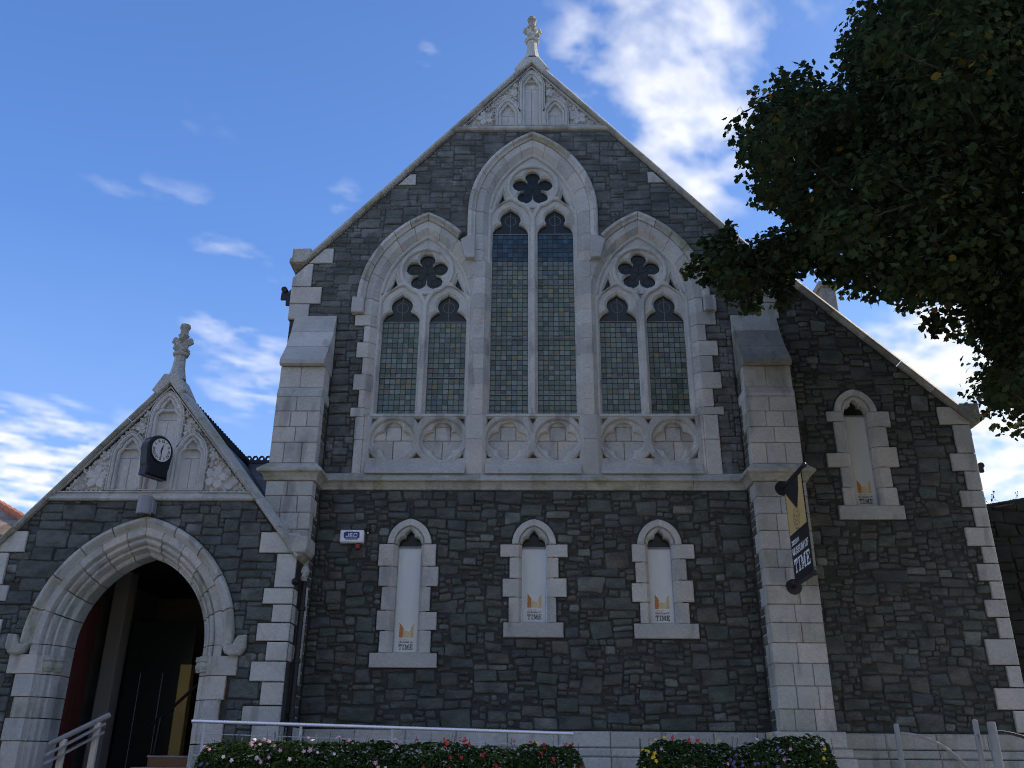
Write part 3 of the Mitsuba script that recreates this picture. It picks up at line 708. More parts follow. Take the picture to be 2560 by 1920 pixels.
# sills and the blind panels under them
def foil(cu, cz, r, d):
    return unary_union([sg.Point(cu + d * math.cos(a), cz + d * math.sin(a)).buffer(r) for a in (0, math.pi / 2, math.pi, 3 * math.pi / 2)] + [sg.Point(cu, cz).buffer(.16)])
for K, A, x0, x1 in ((KL, AL, -3.155, -1.265), (K0, A0, -.885, .925), (KR, AR, 1.305, 3.195)):
    u0 = A.u0 if K != K0 else .02
    put(K + '__sill', prism_x([(-.03, 7.775), (-.03, 7.81), (.0, 7.835), (.26, 7.90), (.26, 7.775)], x0, x1), 'granite_pale')
    cs = [(u0 - .475, 7.30), (u0 + .475, 7.30)]
    bay = sg.box(x0 - .06, 6.78, x1 + .06, 7.80)
    circ = unary_union([sg.Point(c).buffer(.42) for c in cs])
    tri = [sg.Polygon([(u0 - .07, 7.74), (u0 + .07, 7.74), (u0, 7.62)]), sg.Polygon([(u0 - .10, 6.93), (u0 + .10, 6.93), (u0, 7.04)])]
    for e in (-1, 1):
        tri += [sg.Polygon([(u0 + e * .90, 7.74), (u0 + e * .78, 7.74), (u0 + e * .90, 7.60)]), sg.Polygon([(u0 + e * .90, 6.93), (u0 + e * .76, 6.93), (u0 + e * .90, 7.06)])]
    tri = unary_union(tri).intersection(sg.box(x0 + .02, 6.85, x1 - .02, 7.74)).difference(circ.buffer(.07)).buffer(-.004)
    put(K + '__blind_tracery', mapm(FRONT, plate(bay.difference(circ).difference(tri), .022, -.2, .028)), 'granite_grey')
    fo = unary_union([foil(c[0], c[1], .185, .20) for c in cs])
    put(K + '__quatrefoil', mapm(FRONT, plate(circ.buffer(.05).difference(fo), -.045, -.2, .028)), 'granite_pale')
    put(K + '__panel_backing', quads([(x0, 6.8, -.155), (x1, 6.8, -.155), (x1, 7.78, -.155), (x0, 7.78, -.155)], FRONT), 'mortar_ochre')
    for c in cs:
        for a, b, d, e in ((-.43, -.15, 7.32, 7.8), (-.143, .143, 7.32, 7.60), (.15, .43, 7.32, 7.8), (-.43, -.004, 6.84, 7.313), (.004, .43, 6.84, 7.313), (-.143, .143, 7.607, 7.8)):
            granite_block(K + '__panel_block', rect(c[0] + a, c[0] + b, d, e), FRONT, -.125, rng, -.16, .004, gap=.003)
    put(K + '__apron', prism_x([(-.115, 6.60), (-.115, 6.625), (-.015, 6.84), (.2, 6.86), (.2, 6.6)], x0, x1), 'granite_grey')

# --- string course
SC = CH + '__string_course'
SP = [(-.02, 6.63), (.02, 6.625), (.165, 6.485), (.165, 6.45), (.15, 6.435), (.115, 6.43), (.085, 6.40), (.055, 6.35), (.04, 6.30), (-.02, 6.292)]
def leg(p0, p1, out, m0, m1, key, n, mats, prof=SP):
    p0, p1, out = (np.array(x, float) for x in (p0, p1, out)); d = p1 - p0; L = np.linalg.norm(d); d /= L
    pr = np.array(prof); k = len(pr); c = cap([pr])
    cuts = [0, *np.cumsum(np.full(n, L / n))]
    for i in range(n):
        v = []
        for j, e in ((0, cuts[i]), (1, cuts[i + 1])):
            mit = m0 if (i == 0 and j == 0) else m1 if (i == n - 1 and j == 1) else 0
            g = 0 if mit else (.0025 if j == 0 else -.0025)
            for o, z in pr:
                q = p0 + d * (e + g + mit * o) + out * o
                v.append((q[0], q[1], z))
        put(key, (np.array(v), np.vstack([strip(k, 0, k), c, c[:, ::-1] + k])), mats[i % len(mats)])
BXL, BXR, BF = (-4.82, -3.96), (3.99, 4.90), -.60
gs = ['granite_stained', 'granite_lichen', 'granite_stained', 'granite_grey']
leg((BXL[1], 0), (BXR[0], 0), (0, -1), 1, -1, SC + '__string_stone', 8, gs)
for x0, x1 in (BXL, BXR):
    leg((x0, 0), (x0, BF), (-1, 0), 0 if x0 < 0 else 1, 1, SC + '__string_stone', 1, gs)
    leg((x0, BF), (x1, BF), (0, -1), -1, 1, SC + '__string_stone', 1, gs[1:])
    leg((x1, BF), (x1, 0), (1, 0), -1, -1 if x1 < 0 else 0, SC + '__string_stone', 1, gs)

# --- buttresses
def buttress(x0, x1, seed, stain):
    B = sub(CH + '__buttress'); r = np.random.default_rng(seed)
    ms = ['granite_grey', 'granite_warm', 'granite_grey', 'granite_stained'] if stain else ['granite_grey', 'granite_pale', 'granite_warm', 'granite_grey']
    put(B + '__core', join([box(x0 + .02, x1 - .02, BF + .02, 0, 1.0, 6.45), box(x0 + .02, x1 - .02, BF + .05, 0, 6.45, 8.62)]), 'mortar_ochre')
    def course(z0, z1, yf, splits):
        xs = [x0] + [x0 + (x1 - x0) * s for s in splits] + [x1]
        q = .28 + .16 * r.random()
        for i, (a, b) in enumerate(zip(xs[:-1], xs[1:])):
            granite_block(B + '__block', rect(a, b, z0, z1), Fr((0, yf, 0)), .02, r, -.06, .008, ms, .005)
        # corner stones show on the flanks, the rest of a flank is rubble
        for s, x in ((-1, x0), (1, x1)):
            ln = (.22, .40)[int(r.random() < .5)]
            fr = Fr((x, 0, 0), (0, s, 0), (s, 0, 0))
            uu = sorted((s * (yf + .035), s * (yf + ln)))
            granite_block(B + '__flank_stone', rect(*uu, z0, z1), fr, .0, r, -.03, .006, ms, .0035)
            uu = sorted((s * (yf + ln), s * -.005))
            if uu[1] - uu[0] > .1:
                mid = (z0 + z1) / 2 + r.uniform(-.03, .03)
                for za, zb in ((z0, mid), (mid, z1)):
                    put(B + '__flank_stone', mapm(fr, block(inset(rect(*uu, za, zb), .008), -.03, -.012, .012, .004, r, .003)), RUB[r.integers(6)])
    z = 2.12
    hs = [.34, .36, .36, .33, .33, .31, .32, .31, .32, .33, .31, .31, .28]
    hs = [h * (6.29 - 2.12) / sum(hs) for h in hs]
    for k, h in enumerate(hs):
        sp = [[.58], [.40, .78], [.35, .70], [.50], [.28, .64], [.46], [.62], [.36, .75]][(k * 3 + seed) % 8]
        course(z, z + h, BF, sp); z += h
    z = 6.63
    for k, h in enumerate([.40, .31, .31, .30]):
        course(z, z + h, BF + .0, [[.30, .68], [.5], [.36, .72], [.46]][k]); z += h
    # set-off, then two courses and the long weathering
    P = lambda pr, m: put(B + '__weathering_stone', prism_x(pr, x0 + .003, x1 - .003), m)
    P([(BF - .02, z + .003), (BF - .02, z + .06), (BF + .04, z + .20), (0, z + .20), (0, z + .003)], ms[0]); z += .203
    course(z, 8.59, BF + .055, [.47])
    ys, zs = [BF - .10, -.40, -.20, .03], [8.62, 9.10, 9.52, 9.95]
    wm = ['granite_stain_shade', 'granite_stain_shade', 'granite_stained'] if stain else ['granite_grey', 'granite_pale', 'granite_grey']
    P([(ys[0], 8.60), (ys[0], 8.68), (ys[1], zs[1] - .003), (.03, zs[1] - .003), (.03, 8.60), (BF + .0, 8.60), (BF - .04, 8.57)], wm[0])
    P([(ys[1], zs[1] + .002), (ys[2], zs[2] - .003), (.03, zs[2] - .003), (.03, zs[1] + .002)], wm[1])
    P([(ys[2], zs[2] + .002), (-.045, zs[3]), (.03, zs[3]), (.03, zs[2] + .002)], wm[2])
    # plinth of the buttress
    for a, b, o in ((1.86, 2.115, .10), (1.72, 1.855, .16), (1.2, 1.715, .20)):
        put(B + '__plinth_stone', mapm(Fr((0, BF, 0)), block(rect(x0 - o, x1 + o, a, b), -.7, o + .02, .03)), ms[1])
    return B
buttress(*BXL, 1, False); buttress(*BXR, 4, True)

# --- plinth
for x0, x1, n in ((-3.85, 3.88, 9), (5.01, 8.36, 4)):
    e = np.linspace(x0, x1, n + 1)
    for a, b in zip(e[:-1], e[1:]):
        for z0, z1, o in ((1.86, 2.118, .075), (1.72, 1.858, .115), (1.25, 1.718, .15), (.7, 1.247, .15)):
            put(CH + '__plinth__plinth_stone', mapm(FRONT, block(inset(rect(a, b, z0, z1), .004), -.03, o, .022)), GR[rng.integers(5)] if x0 < 0 else 'granite_stained')

# --- gable coping
def coping(key, x0, z0, x1, z1, n, fr_y, depth, th, side, mats, prof=None):
    """stones along a raked line from the foot (x0, z0) to the top (x1, z1) of its lower edge"""
    d = np.array([x1 - x0, z1 - z0]); L = np.hypot(*d); d /= L
    nrm = np.array([-d[1], d[0]]) if d[0] > 0 else np.array([d[1], -d[0]])
    # profile: (out of the slope, y)
    pr = np.array(prof or [(0, fr_y + .05), (.03, fr_y), (th * .42, fr_y), (th, fr_y + .13), (th * 1.02, fr_y + depth), (0, fr_y + depth)]); k = len(pr); c = cap([pr])
    for i in range(n):
        v = []
        for e in (L * i / n + .004, L * (i + 1) / n - .004):
            for o, y in pr:
                q = np.array([x0, z0]) + d * e + nrm * o
                v.append((q[0], y, q[1]))
        put(key, (np.array(v), np.vstack([strip(k, 0, k), c, c[:, ::-1] + k])), mats[i % len(mats)])
GC = CH + '__gable_coping'
cm = ['granite_lichen', 'granite_stained', 'granite_lichen', 'granite_grey', 'granite_lichen']
for s in (-1, 1):
    coping(GC + '__coping_stone', s * 4.68, gable_z(4.68), s * .26, gable_z(.26), 9, -.14, .62, .165, s, cm)
    # kneeler
    kn = sg.Polygon([(s * 4.60, gable_z(4.60)), (s * 4.74, 11.17), (s * 5.05, 11.17), (s * 5.05, 11.24), (s * 5.0, 11.30), (s * 5.0, 11.50), (s * 4.62, 11.50)])
    m = plate(kn, .15, -.5, .02); put(CH + '__gable_coping__kneeler', mapm(FRONT, m), 'granite_stained')
# apex stone with the foot of the finial
ap = sg.Polygon([(-.26, gable_z(.26)), (0, 16.5), (.26, gable_z(.26)), (.39, gable_z(.26) + .113), (.17, 16.66), (-.17, 16.66), (-.39, gable_z(.26) + .113)])
put(GC + '__apex_stone', mapm(FRONT, plate(ap, .14, -.48, .03)), 'granite_pale')
def finial(K, x, y, z, s, m0, seed):
    """octagonal shaft, ring, two tiers of leaf crockets and a knop"""
    oc = math.pi / 8
    put(K + '__shaft', lathe([(.20 * s, -.06 * s), (.165 * s, .08 * s), (.135 * s, .22 * s), (.122 * s, .40 * s), (.118 * s, .56 * s), (.0, .57 * s)], (x, y, z), 8, oc), m0, smooth=20)
    zz = z + .53 * s
    put(K + '__collar', lathe([(.10 * s, -.03 * s), (.155 * s, -.025 * s), (.175 * s, .01 * s), (.16 * s, .045 * s), (.12 * s, .06 * s), (.125 * s, .20 * s), (.15 * s, .30 * s), (.10 * s, .34 * s)], (x, y, zz), 16), m0, smooth=40)
    def crockets(zc, rad, size, n, a0, sd):
        for k in range(n):
            a = a0 + 2 * math.pi * k / n; c, si = math.cos(a), math.sin(a)
            parts = []
            for dx, dz, rr in ((0, 0, 1.), (.55, .35, .78), (.85, -.15, .62), (.45, -.45, .6)):
                parts.append(blob((x + c * (rad + dx * size * .85), y + si * (rad + dx * size * .85), zc + dz * size), np.array([.60, .60, .50]) * size * rr, sd + k, .22, 2))
            put(K + '__crocket', join(parts), 'granite_lichen' if k % 2 else m0, smooth=True)
    crockets(zz + .12 * s, .115 * s, .095 * s, 4, math.pi / 4 + .2, seed)
    crockets(zz + .33 * s, .10 * s, .125 * s, 4, .15, seed + 20)
    put(K + '__knop', lathe([(.085 * s, .28 * s), (.09 * s, .42 * s), (.125 * s, .47 * s), (.09 * s, .50 * s), (.085 * s, .60 * s), (.12 * s, .67 * s), (.105 * s, .74 * s), (.03 * s, .76 * s)], (x, y, zz), 8, .2), 'granite_stained', smooth=25)
finial(CH + '__finial', 0.015, .02, 16.70, .98, 'granite_pale', 3)

# --- carved gable panels
def carve(key, poly, fr, w_back, depth, seed, flowers, step=.009, mats='limestone_carved'):
    """relief of leaves and flowers as a modelled surface over the panel"""
    import shapely
    x0, z0, x1, z1 = poly.bounds
    xs = np.arange(x0, x1 + step, step); zs = np.arange(z0, z1 + step, step)
    X, Z = np.meshgrid(xs, zs)
    Hh = np.zeros_like(X); r = np.random.default_rng(seed)
    for fx, fz, fr_ in flowers:
        dx, dz = X - fx, Z - fz; rho = np.hypot(dx, dz) / fr_; th = np.arctan2(dz, dx)
        pet = .62 + .34 * np.abs(np.cos(2.5 * (th + fx * 9)))
        lobe = pet * (1 - .14 * np.abs(np.sin(9 * th)))
        h = np.clip((lobe - rho) * 6, 0, 1) * (.72 + .28 * np.clip(rho / .8, 0, 1)) - .25 * np.exp(-((np.abs(np.sin(2.5 * (th + fx * 9) + math.pi / 2)) * rho) / .08) ** 2) * (rho < .7)
        Hh = np.maximum(Hh, h)
        Hh = np.maximum(Hh, np.sqrt(np.clip(1 - (rho / .2) ** 2, 0, 1)) * 1.1)
    # the rest is filled with pointed leaves, each with a rib
    lv = []
    for _ in range(900):
        px, pz = r.uniform(x0, x1), r.uniform(z0, z1)
        if poly.contains(sg.Point(px, pz)) and all((px - a_) ** 2 + (pz - b_) ** 2 > (.062) ** 2 for a_, b_ in lv) and all(math.hypot(px - f_[0], pz - f_[1]) > .78 * f_[2] for f_ in flowers): lv.append((px, pz))
    for px, pz in lv:
        a = r.uniform(0, 2 * math.pi); L = r.uniform(.048, .066)
        for da in (-.95, 0, .95):
            c_, s_ = math.cos(a + da), math.sin(a + da)
            t = ((X - px) * c_ + (Z - pz) * s_) / L; w = (-(X - px) * s_ + (Z - pz) * c_) / L
            wd = .36 * np.sin(np.clip(t, 0, 1) * math.pi) ** .7 + 1e-6
            h = np.where((t > 0) & (t < 1), np.clip((1 - np.abs(w) / wd) * 3, 0, 1), 0) * (.80 - .12 * t) - .18 * np.exp(-(w / .06) ** 2) * ((t > .1) & (t < .85))
            Hh = np.maximum(Hh, h)
    # drill holes along the border
    b = poly.buffer(-.022).boundary
    for k in range(int(b.length / .085)):
        q = b.interpolate(k * .085 + .02 * r.random())
        rr = r.uniform(.010, .019)
        Hh = np.where(np.hypot(X - q.x, (Z - q.y) * .7) < rr, -.9, Hh)
    inside = shapely.contains_xy(poly, X, Z)
    W = w_back + depth * Hh
    idx = np.arange(X.size).reshape(X.shape)
    c = inside[:-1, :-1] | inside[1:, 1:] | inside[:-1, 1:] | inside[1:, :-1]
    a_, b_, c_, d_ = idx[:-1, :-1][c], idx[:-1, 1:][c], idx[1:, 1:][c], idx[1:, :-1][c]
    f = np.vstack([np.stack([a_, b_, c_], 1), np.stack([a_, c_, d_], 1)])
    v = np.stack([X, Z, W], -1).reshape(-1, 3)
    u, inv = np.unique(f, return_inverse=True)
    put(key, mapm(fr, (v[u], inv.reshape(-1, 3))), mats, smooth=True)
def niche(u, zb, zs, apex, hw):
    """cusped lancet outline of a blind niche"""
    top = sg.MultiPoint([(u, apex), *[(u + hw * .55 * math.cos(a), zs + (apex - zs) * .52 + hw * .5 * math.sin(a)) for a in np.linspace(-.2, math.pi + .2, 12)]]).convex_hull
    return unary_union([sg.box(u - hw, zb, u + hw, zs), sg.Point(u - hw * .48, zs + .02).buffer(hw * .5), sg.Point(u + hw * .48, zs + .02).buffer(hw * .5), sg.box(u - hw * .6, zs - .05, u + hw * .6, zs + .12), top])
def carved_gable(K, u0, yf, zbase, tri, niches, fields, seed):
    fr = Fr((0, yf, 0))
    N = [niche(*n) for n in niches]
    outer = [Arch(n[0], n[2] - .03, n[4] + .115, (n[3] - n[2]) + .17).poly(0, n[1] - .0) for n in niches]
    body = unary_union([o.buffer(0) for o in outer]).intersection(tri)
    put(K + '__niche_frame', mapm(fr, plate(body.difference(unary_union([n.buffer(.06) for n in N])), .03, -.12, .025)), 'limestone_carved')
    put(K + '__niche_frame', mapm(fr, plate(unary_union([n.buffer(.065) for n in N]).intersection(tri).difference(unary_union(N)), -.015, -.12, .035)), 'limestone_carved')
    put(K + '__backing', mapm(fr, plate(tri, -.12, -.16, .001)), 'mortar_ochre')
    for (u, zb, zs, ap, hw) in niches:
        for a, b, c, d in ((-hw - .03, -.004, zb - .03, zs - .04), (.004, hw + .03, zb - .03, zs - .04), (-hw - .03, hw + .03, zs - .034, ap + .05)):
            g = sg.box(u + a, c, u + b, d).intersection(tri)
            if g.geom_type == 'Polygon' and not g.is_empty: put(K + '__niche_block', mapm(fr, block(np.array(g.exterior.coords)[:-1], -.13, -.095, .003)), 'limestone_carved')
    rest = tri.difference(body.buffer(.004))
    for g in getattr(rest, 'geoms', [rest]):
        if g.area < .004: continue
        fl = [f for f in fields if g.buffer(.05).contains(sg.Point(f[0], f[1]))]
        put(K + '__panel_rim', mapm(fr, plate(g.difference(g.buffer(-.02)), .025, -.12, .006)), 'limestone_carved')
        if g.buffer(-.012).is_empty: continue
        carve(K + '__carved_panel', g.buffer(-.012), fr, -.06, .062, seed, fl); seed += 1
tri = sg.Polygon([(-1.66, 14.735), (1.66, 14.735), (1.50, gable_z(1.50) - .03), (0, 16.44), (-1.50, gable_z(1.5) - .03)])
carved_gable(CH + '__gable_panel', 0, -.03, 14.7, tri, [(0.0, 14.75, 15.88, 16.16, .16), (-.535, 14.75, 15.12, 15.37, .155), (.535, 14.75, 15.12, 15.37, .155)],
             [(-1.05, 14.98, .26), (1.05, 14.98, .26), (-.40, 15.68, .15), (.40, 15.68, .15), (-1.0, 15.25, .13), (1.0, 15.25, .13), (-.36, 15.9, .11), (.36, 15.9, .11)], 30)
bp = [(-.02, 14.575), (.075, 14.59), (.10, 14.62), (.10, 14.66), (.03, 14.74), (-.02, 14.745)]
leg((-1.72, 0), (1.72, 0), (0, -1), 0, 0, CH + '__gable_panel__base_moulding', 4, ['granite_stained', 'granite_grey'], bp)

# --- aisle coping, kneeler, roofs, gutter end, chimney
AC = CH + '__aisle_coping'
coping(AC + '__coping_stone', 8.28, ais_z(8.28), 4.86, ais_z(4.86), 6, -.13, .55, .19, 1, ['granite_stain_shade', 'granite_stained', 'granite_stain_shade', 'granite_lichen'])  # lichen-dark stones with the tree shade put into their colour
put(AC + '__kneeler', mapm(FRONT, plate(sg.Polygon([(8.12, ais_z(8.12)), (8.29, 7.66), (8.54, 7.66), (8.57, 7.72), (8.50, 7.80), (8.50, 8.0), (8.16, 8.0)]), .145, -.5, .02)), 'granite_stain_shade')  # kneeler colour holds dark lichen and painted tree shade
put(CH + '__roof', join([prism_x([(0, 0), (0, 1), (1, 1)], 0, .0001)]), 'slate') if False else None
def roof(key, pts, m, th=.08):
    p = np.array(pts, float); n = len(p)
    v = np.vstack([p, p - [0, 0, th]])
    f = [(0, i, i + 1) for i in range(1, n - 1)]
    put(key, (v, np.vstack([np.array(f), np.array(f)[:, ::-1] + n, strip(n, 0, n)])), m)
for s in (-1, 1):
    e = 5.06
    roof(CH + '__roof', [(s * e, .12, gable_z(e) - .16), (s * e, 22, gable_z(e) - .16), (0, 22, 16.36), (0, .12, 16.36)], 'slate')
roof(CH + '__roof', [(8.40, .12, ais_z(8.4) - .06), (8.40, 20, ais_z(8.4) - .06), (4.8, 20, ais_z(4.8) - .06), (4.8, .12, ais_z(4.8) - .06)], 'slate')
put(CH + '__side_wall', join([box(-4.9, -4.6, .54, 22, 0, 10.9), box(8.0, 8.27, .54, 20, 0, 7.6), box(4.7, 4.9, .54, 20, 7, 10.9)]), 'boundary_rubble')
put(CH + '__gutter', join([tube([(-5.16, .1, 10.66), (-5.16, 20, 10.66)], .065, 8), box(-5.22, -4.92, .14, .20, 10.44, 10.60), box(-5.1, -4.92, .12, .18, 10.3, 10.5), tube([(-5.13, .2, 10.6), (-5.0, .2, 10.42), (-4.97, .2, 10.2)], .045, 8)]), 'cast_black')
put(CH + '__aisle_gutter', join([tube([(8.47, .15, 6.85), (8.47, 18, 6.85)], .06, 8), box(8.28, 8.50, .15, .22, 6.72, 6.86)]), 'cast_black')
put(CH + '__chimney', join([box(7.02, 7.36, 3, 3.6, 8.4, 12.3, .02), box(6.97, 7.41, 2.95, 3.65, 12.3, 12.45, .02)]), 'granite_stained')
# ================================================================== the entrance porch
PO = thing('entrance_porch', 'small gabled stone porch with wide pointed doorway and carved gable, left of the main front', 'porch')
PY, PX = -1.05, -6.65
PF = Fr((0, PY, 0)); rng = np.random.default_rng(17)
PA = Arch(PX, 3.35, 1.76, 2.14)
def por_z(x): return 8.0 - 1.215 * abs(x - PX)
XL, XR = -9.33, -3.99
PQ = [(-4.65, 4.87, 5.23), (-4.33, 4.29, 4.86), (-4.49, 4.02, 4.28), (-4.31, 3.72, 4.01), (-4.53, 3.42, 3.71), (-4.34, 3.11, 3.41), (-4.56, 2.79, 3.10), (-4.35, 2.43, 2.78), (-4.61, 2.14, 2.42), (-4.43, 1.80, 2.13), (-4.6, 1.3, 1.79)]
PL = [(-8.70, 4.87, 5.24), (-8.95, 4.32, 4.86), (-8.82, 4.04, 4.31), (-8.95, 3.76, 4.03), (-8.80, 3.42, 3.75), (-8.96, 3.1, 3.41), (-8.75, 2.8, 3.09), (-8.97, 2.42, 2.79), (-8.72, 2.1, 2.41), (-8.9, 1.3, 2.09)]
JL = [(-8.54, 2.89, 3.19), (-8.38, 2.54, 2.88), (-8.32, 2.22, 2.53), (-8.39, 1.88, 2.21), (-8.36, 1.3, 1.87)]
JR = [(-4.79, 2.88, 3.18), (-4.94, 2.51, 2.87), (-4.99, 2.19, 2.50), (-4.89, 1.85, 2.18), (-4.95, 1.3, 1.84)]
topp = sg.Polygon([(XL - 1, 0), (XR + 1, 0), (XR + 1, por_z(XR + 1)), (PX, 8.0), (XL - 1, por_z(XL - 1))])
gab = sg.Polygon([(XL, .5), (XR, .5), (XR, por_z(XR)), (PX, 8.0), (XL, por_z(XL))])
hole = PA.poly(.60, .4)
put(PO + '__wall', mapm(PF, plate(gab.difference(PA.poly(.24, .4)).difference(sg.Polygon([(PX - 1.65, 5.96), (PX + 1.65, 5.96), (PX, 7.9)])), 0, -.6, .001)), 'mortar_dark')
pd = unary_union([PA.poly(0, 3.3), sg.box(-8.42, .5, -4.88, 3.4)] + [sg.box(x, a - .003, PX, b + .003) for x, a, b in JL] + [sg.box(PX, a - .003, x, b + .003) for x, a, b in JR] + [sg.box(x, a - .003, 0, b + .003) for x, a, b in PQ] + [sg.box(-12, a - .003, x, b + .003) for x, a, b in PL]
                 + [sg.box(-8.62, 3.2, -8.3, 3.52), sg.box(-5, 3.2, -4.70, 3.50)])
preg = gab.intersection(sg.box(XL, 1.3, XR, 5.80)).buffer(-.01).difference(pd)
rubble(preg, PF, PO + '__wall', ['gable_slate', 'rubble_slate', 'rubble_blue', 'rubble_grey', 'gable_grey'], 40, cell=.095, joint=.007, proud=.03, vary=.008, sizes=[(7, 4), (6, 3), (5, 3), (5, 2), (4, 3), (4, 2), (3, 2), (3, 3), (2, 2), (6, 4), (3, 1), (8, 3)], weights=[4, 6, 8, 6, 6, 6, 5, 3, 2, 4, 2, 4], warp=.03, bulge=.006)
for x, a, b in PQ:
    granite_block(PO + '__wall__quoin', clipped(x, XR, a, b, topp), PF, .05, rng, -.3)
    fr = Fr((XR, 0, 0), (0, 1, 0), (1, 0, 0))
    granite_block(PO + '__wall__quoin', rect(PY + .0, PY + (.42 if (x > -4.4) else .26), a, b), fr, .0, rng, -.2, .006)
for x, a, b in PL: granite_block(PO + '__wall__quoin', clipped(XL, x, a, b, topp), PF, .05, rng, -.3)
# doorway
PH = [(0, -.03), (0, .07), (.02, .115), (.075, .125), (.12, .09), (.155, .05), (.175, .045), (.175, -.03)]
PR = [(.178, -.03), (.178, .04), (.30, .045), (.315, .02), (.33, -.045), (.36, -.02), (.40, -.015), (.43, -.06), (.435, -.12), (.465, -.10), (.495, -.11), (.515, -.17), (.535, -.25), (.56, -.25), (.595, -.28), (.60, -.30), (.60, -.60), (.178, -.60)]
voussoirs(PA, PH, 5, PO + '__doorway__hood_stone', PF, rng, [(.01, -.03), (.01, .06), (.15, .04), (.15, -.03)], mats=['granite_stained', 'granite_grey', 'granite_lichen'], seg=8)
voussoirs(PA, PR, 6, PO + '__doorway__voussoir', PF, rng, [(.185, -.03), (.185, .03), (.30, .035), (.325, -.06), (.32, -.2), (.19, -.2)], mats=['granite_grey', 'granite_stained', 'granite_warm', 'granite_grey'], seg=7, offs=.25)
for s in (-1, 1):
    u = lambda t: PX + s * (1.76 - t)
    st = sg.Polygon([(PX + s * 1.585, 3.36), (PX + s * 1.765, 3.36), (PX + s * 1.79, 3.42), (PX + s * 1.84, 3.50), (PX + s * 1.97, 3.51), (PX + s * 1.975, 3.30), (PX + s * 1.90, 3.19), (PX + s * 1.76, 3.17), (PX + s * 1.65, 3.22)])
    put(PO + '__doorway__label_stop', mapm(PF, plate(st, .13, -.03, .03)), 'granite_stained')
    put(PO + '__doorway__jamb_stone', jamb(PR, u, 3.18, 3.345, PF), 'granite_grey')
    for q, xx in ((JL, -1), (JR, 1)):
        if xx != s: continue
        for x, a, b in q + [(PX + s * 1.75, .9, 1.297)]:
            to = 1.76 - abs(x - PX)
            for gap, dep, m in ((.003, 0, ['granite_grey', 'granite_warm', 'granite_stained'][rng.integers(3)]), (-.002, .012, 'mortar_ochre')):
                pj = [(to + dep, -.03), (to + dep, .045 - dep), (.335, .05 - dep), (.375, -.015 - dep), (.40, -.012 - dep), (.42, -.05 - dep), (.45, -.035 - dep), (.485, -.06 - dep), (.51, -.13 - dep), (.545, -.15 - dep), (.60, -.28 - dep), (.60, -.60)]
                if dep: pj = [(to - .01, -.03), (to - .01, .036), (.345, .036), (.345, -.1), (to - .01, -.1)]
                put(PO + '__doorway__' + ('jamb_stone' if not dep else 'bedding_mortar'), jamb(pj, u, a + gap, b - gap, PF), m)
    # moulded capital over the inner shafts
    cp = [(2.93, .30), (2.95, .34), (2.965, .30), (2.99, .36), (3.03, .40), (3.055, .37), (3.07, .33), (3.09, .33), (3.105, .40), (3.13, .41), (3.145, .38), (3.16, .40), (3.178, .39)]
    for tc, wc, sc in ((.46, -.10, .26), (.56, -.22, .26)):
        put(PO + '__doorway__capital', lathe([(r * sc, z) for z, r in cp], (u(tc), PY - wc, 0), 16), 'granite_stained', smooth=35)
    for k in range(4):
        put(PO + '__doorway__capital_leaf', blob((u(.40 + .055 * k), PY + (.055 + .065 * k), 3.02 + .01 * (k % 2)), (.04, .04, .04), 60 + k, .35), 'granite_stained', smooth=True)
# gable
ptri = sg.Polygon([(PX - 1.72, 5.93), (PX + 1.72, 5.93), (PX, 7.96)])
carved_gable(PO + '__gable_panel', PX, PY - .03, 5.9, ptri, [(PX + .01, 5.99, 7.35, 7.70, .185), (PX - .55, 5.99, 6.62, 6.92, .18), (PX + .55, 5.99, 6.62, 6.92, .18)],
             [(PX - 1.06, 6.22, .29), (PX + 1.06, 6.22, .29), (PX - .40, 7.12, .17), (PX + .40, 7.12, .17), (PX - .98, 6.62, .13), (PX + .98, 6.62, .13), (PX - .36, 7.42, .1), (PX + .36, 7.42, .1)], 50)
leg((PX - 1.80, PY), (PX + 1.80, PY), (0, -1), 0, 0, PO + '__gable_panel__base_moulding', 4, ['granite_grey', 'granite_pale', 'limestone_carved'], [(-.02, 5.78), (.07, 5.785), (.095, 5.81), (.09, 5.84), (-.01, 5.955), (-.02, 5.96)])
pm = ['granite_lichen', 'granite_grey', 'granite_stained', 'granite_grey']
for s in (-1, 1):
    coping(PO + '__coping__coping_stone', PX + s * 2.66, por_z(PX + 2.66), PX + s * .2, por_z(PX + .2), 6, PY - .14, .58, .13, s, pm if s > 0 else ['granite_lichen', 'granite_stained'])
    put(PO + '__coping__kneeler', mapm(PF, plate(sg.Polygon([(PX + s * 2.44, por_z(PX + 2.44)), (PX + s * 2.55, 4.86), (PX + s * 2.80, 4.86), (PX + s * 2.84, 4.93), (PX + s * 2.84, 5.14), (PX + s * 2.48, 5.16)]), .15, -.42, .02)), 'granite_stained')
put(PO + '__coping__apex_stone', mapm(PF, plate(sg.Polygon([(PX - .2, por_z(PX + .2)), (PX, 8.0), (PX + .2, por_z(PX + .2)), (PX + .31, por_z(PX + .2) + .09), (PX + .13, 8.17), (PX - .13, 8.17), (PX - .31, por_z(PX + .2) + .09)]), .142, -.44, .02)), 'granite_grey')
finial(PO + '__finial', PX + .01, PY + .12, 8.20, .86, 'granite_grey', 11)
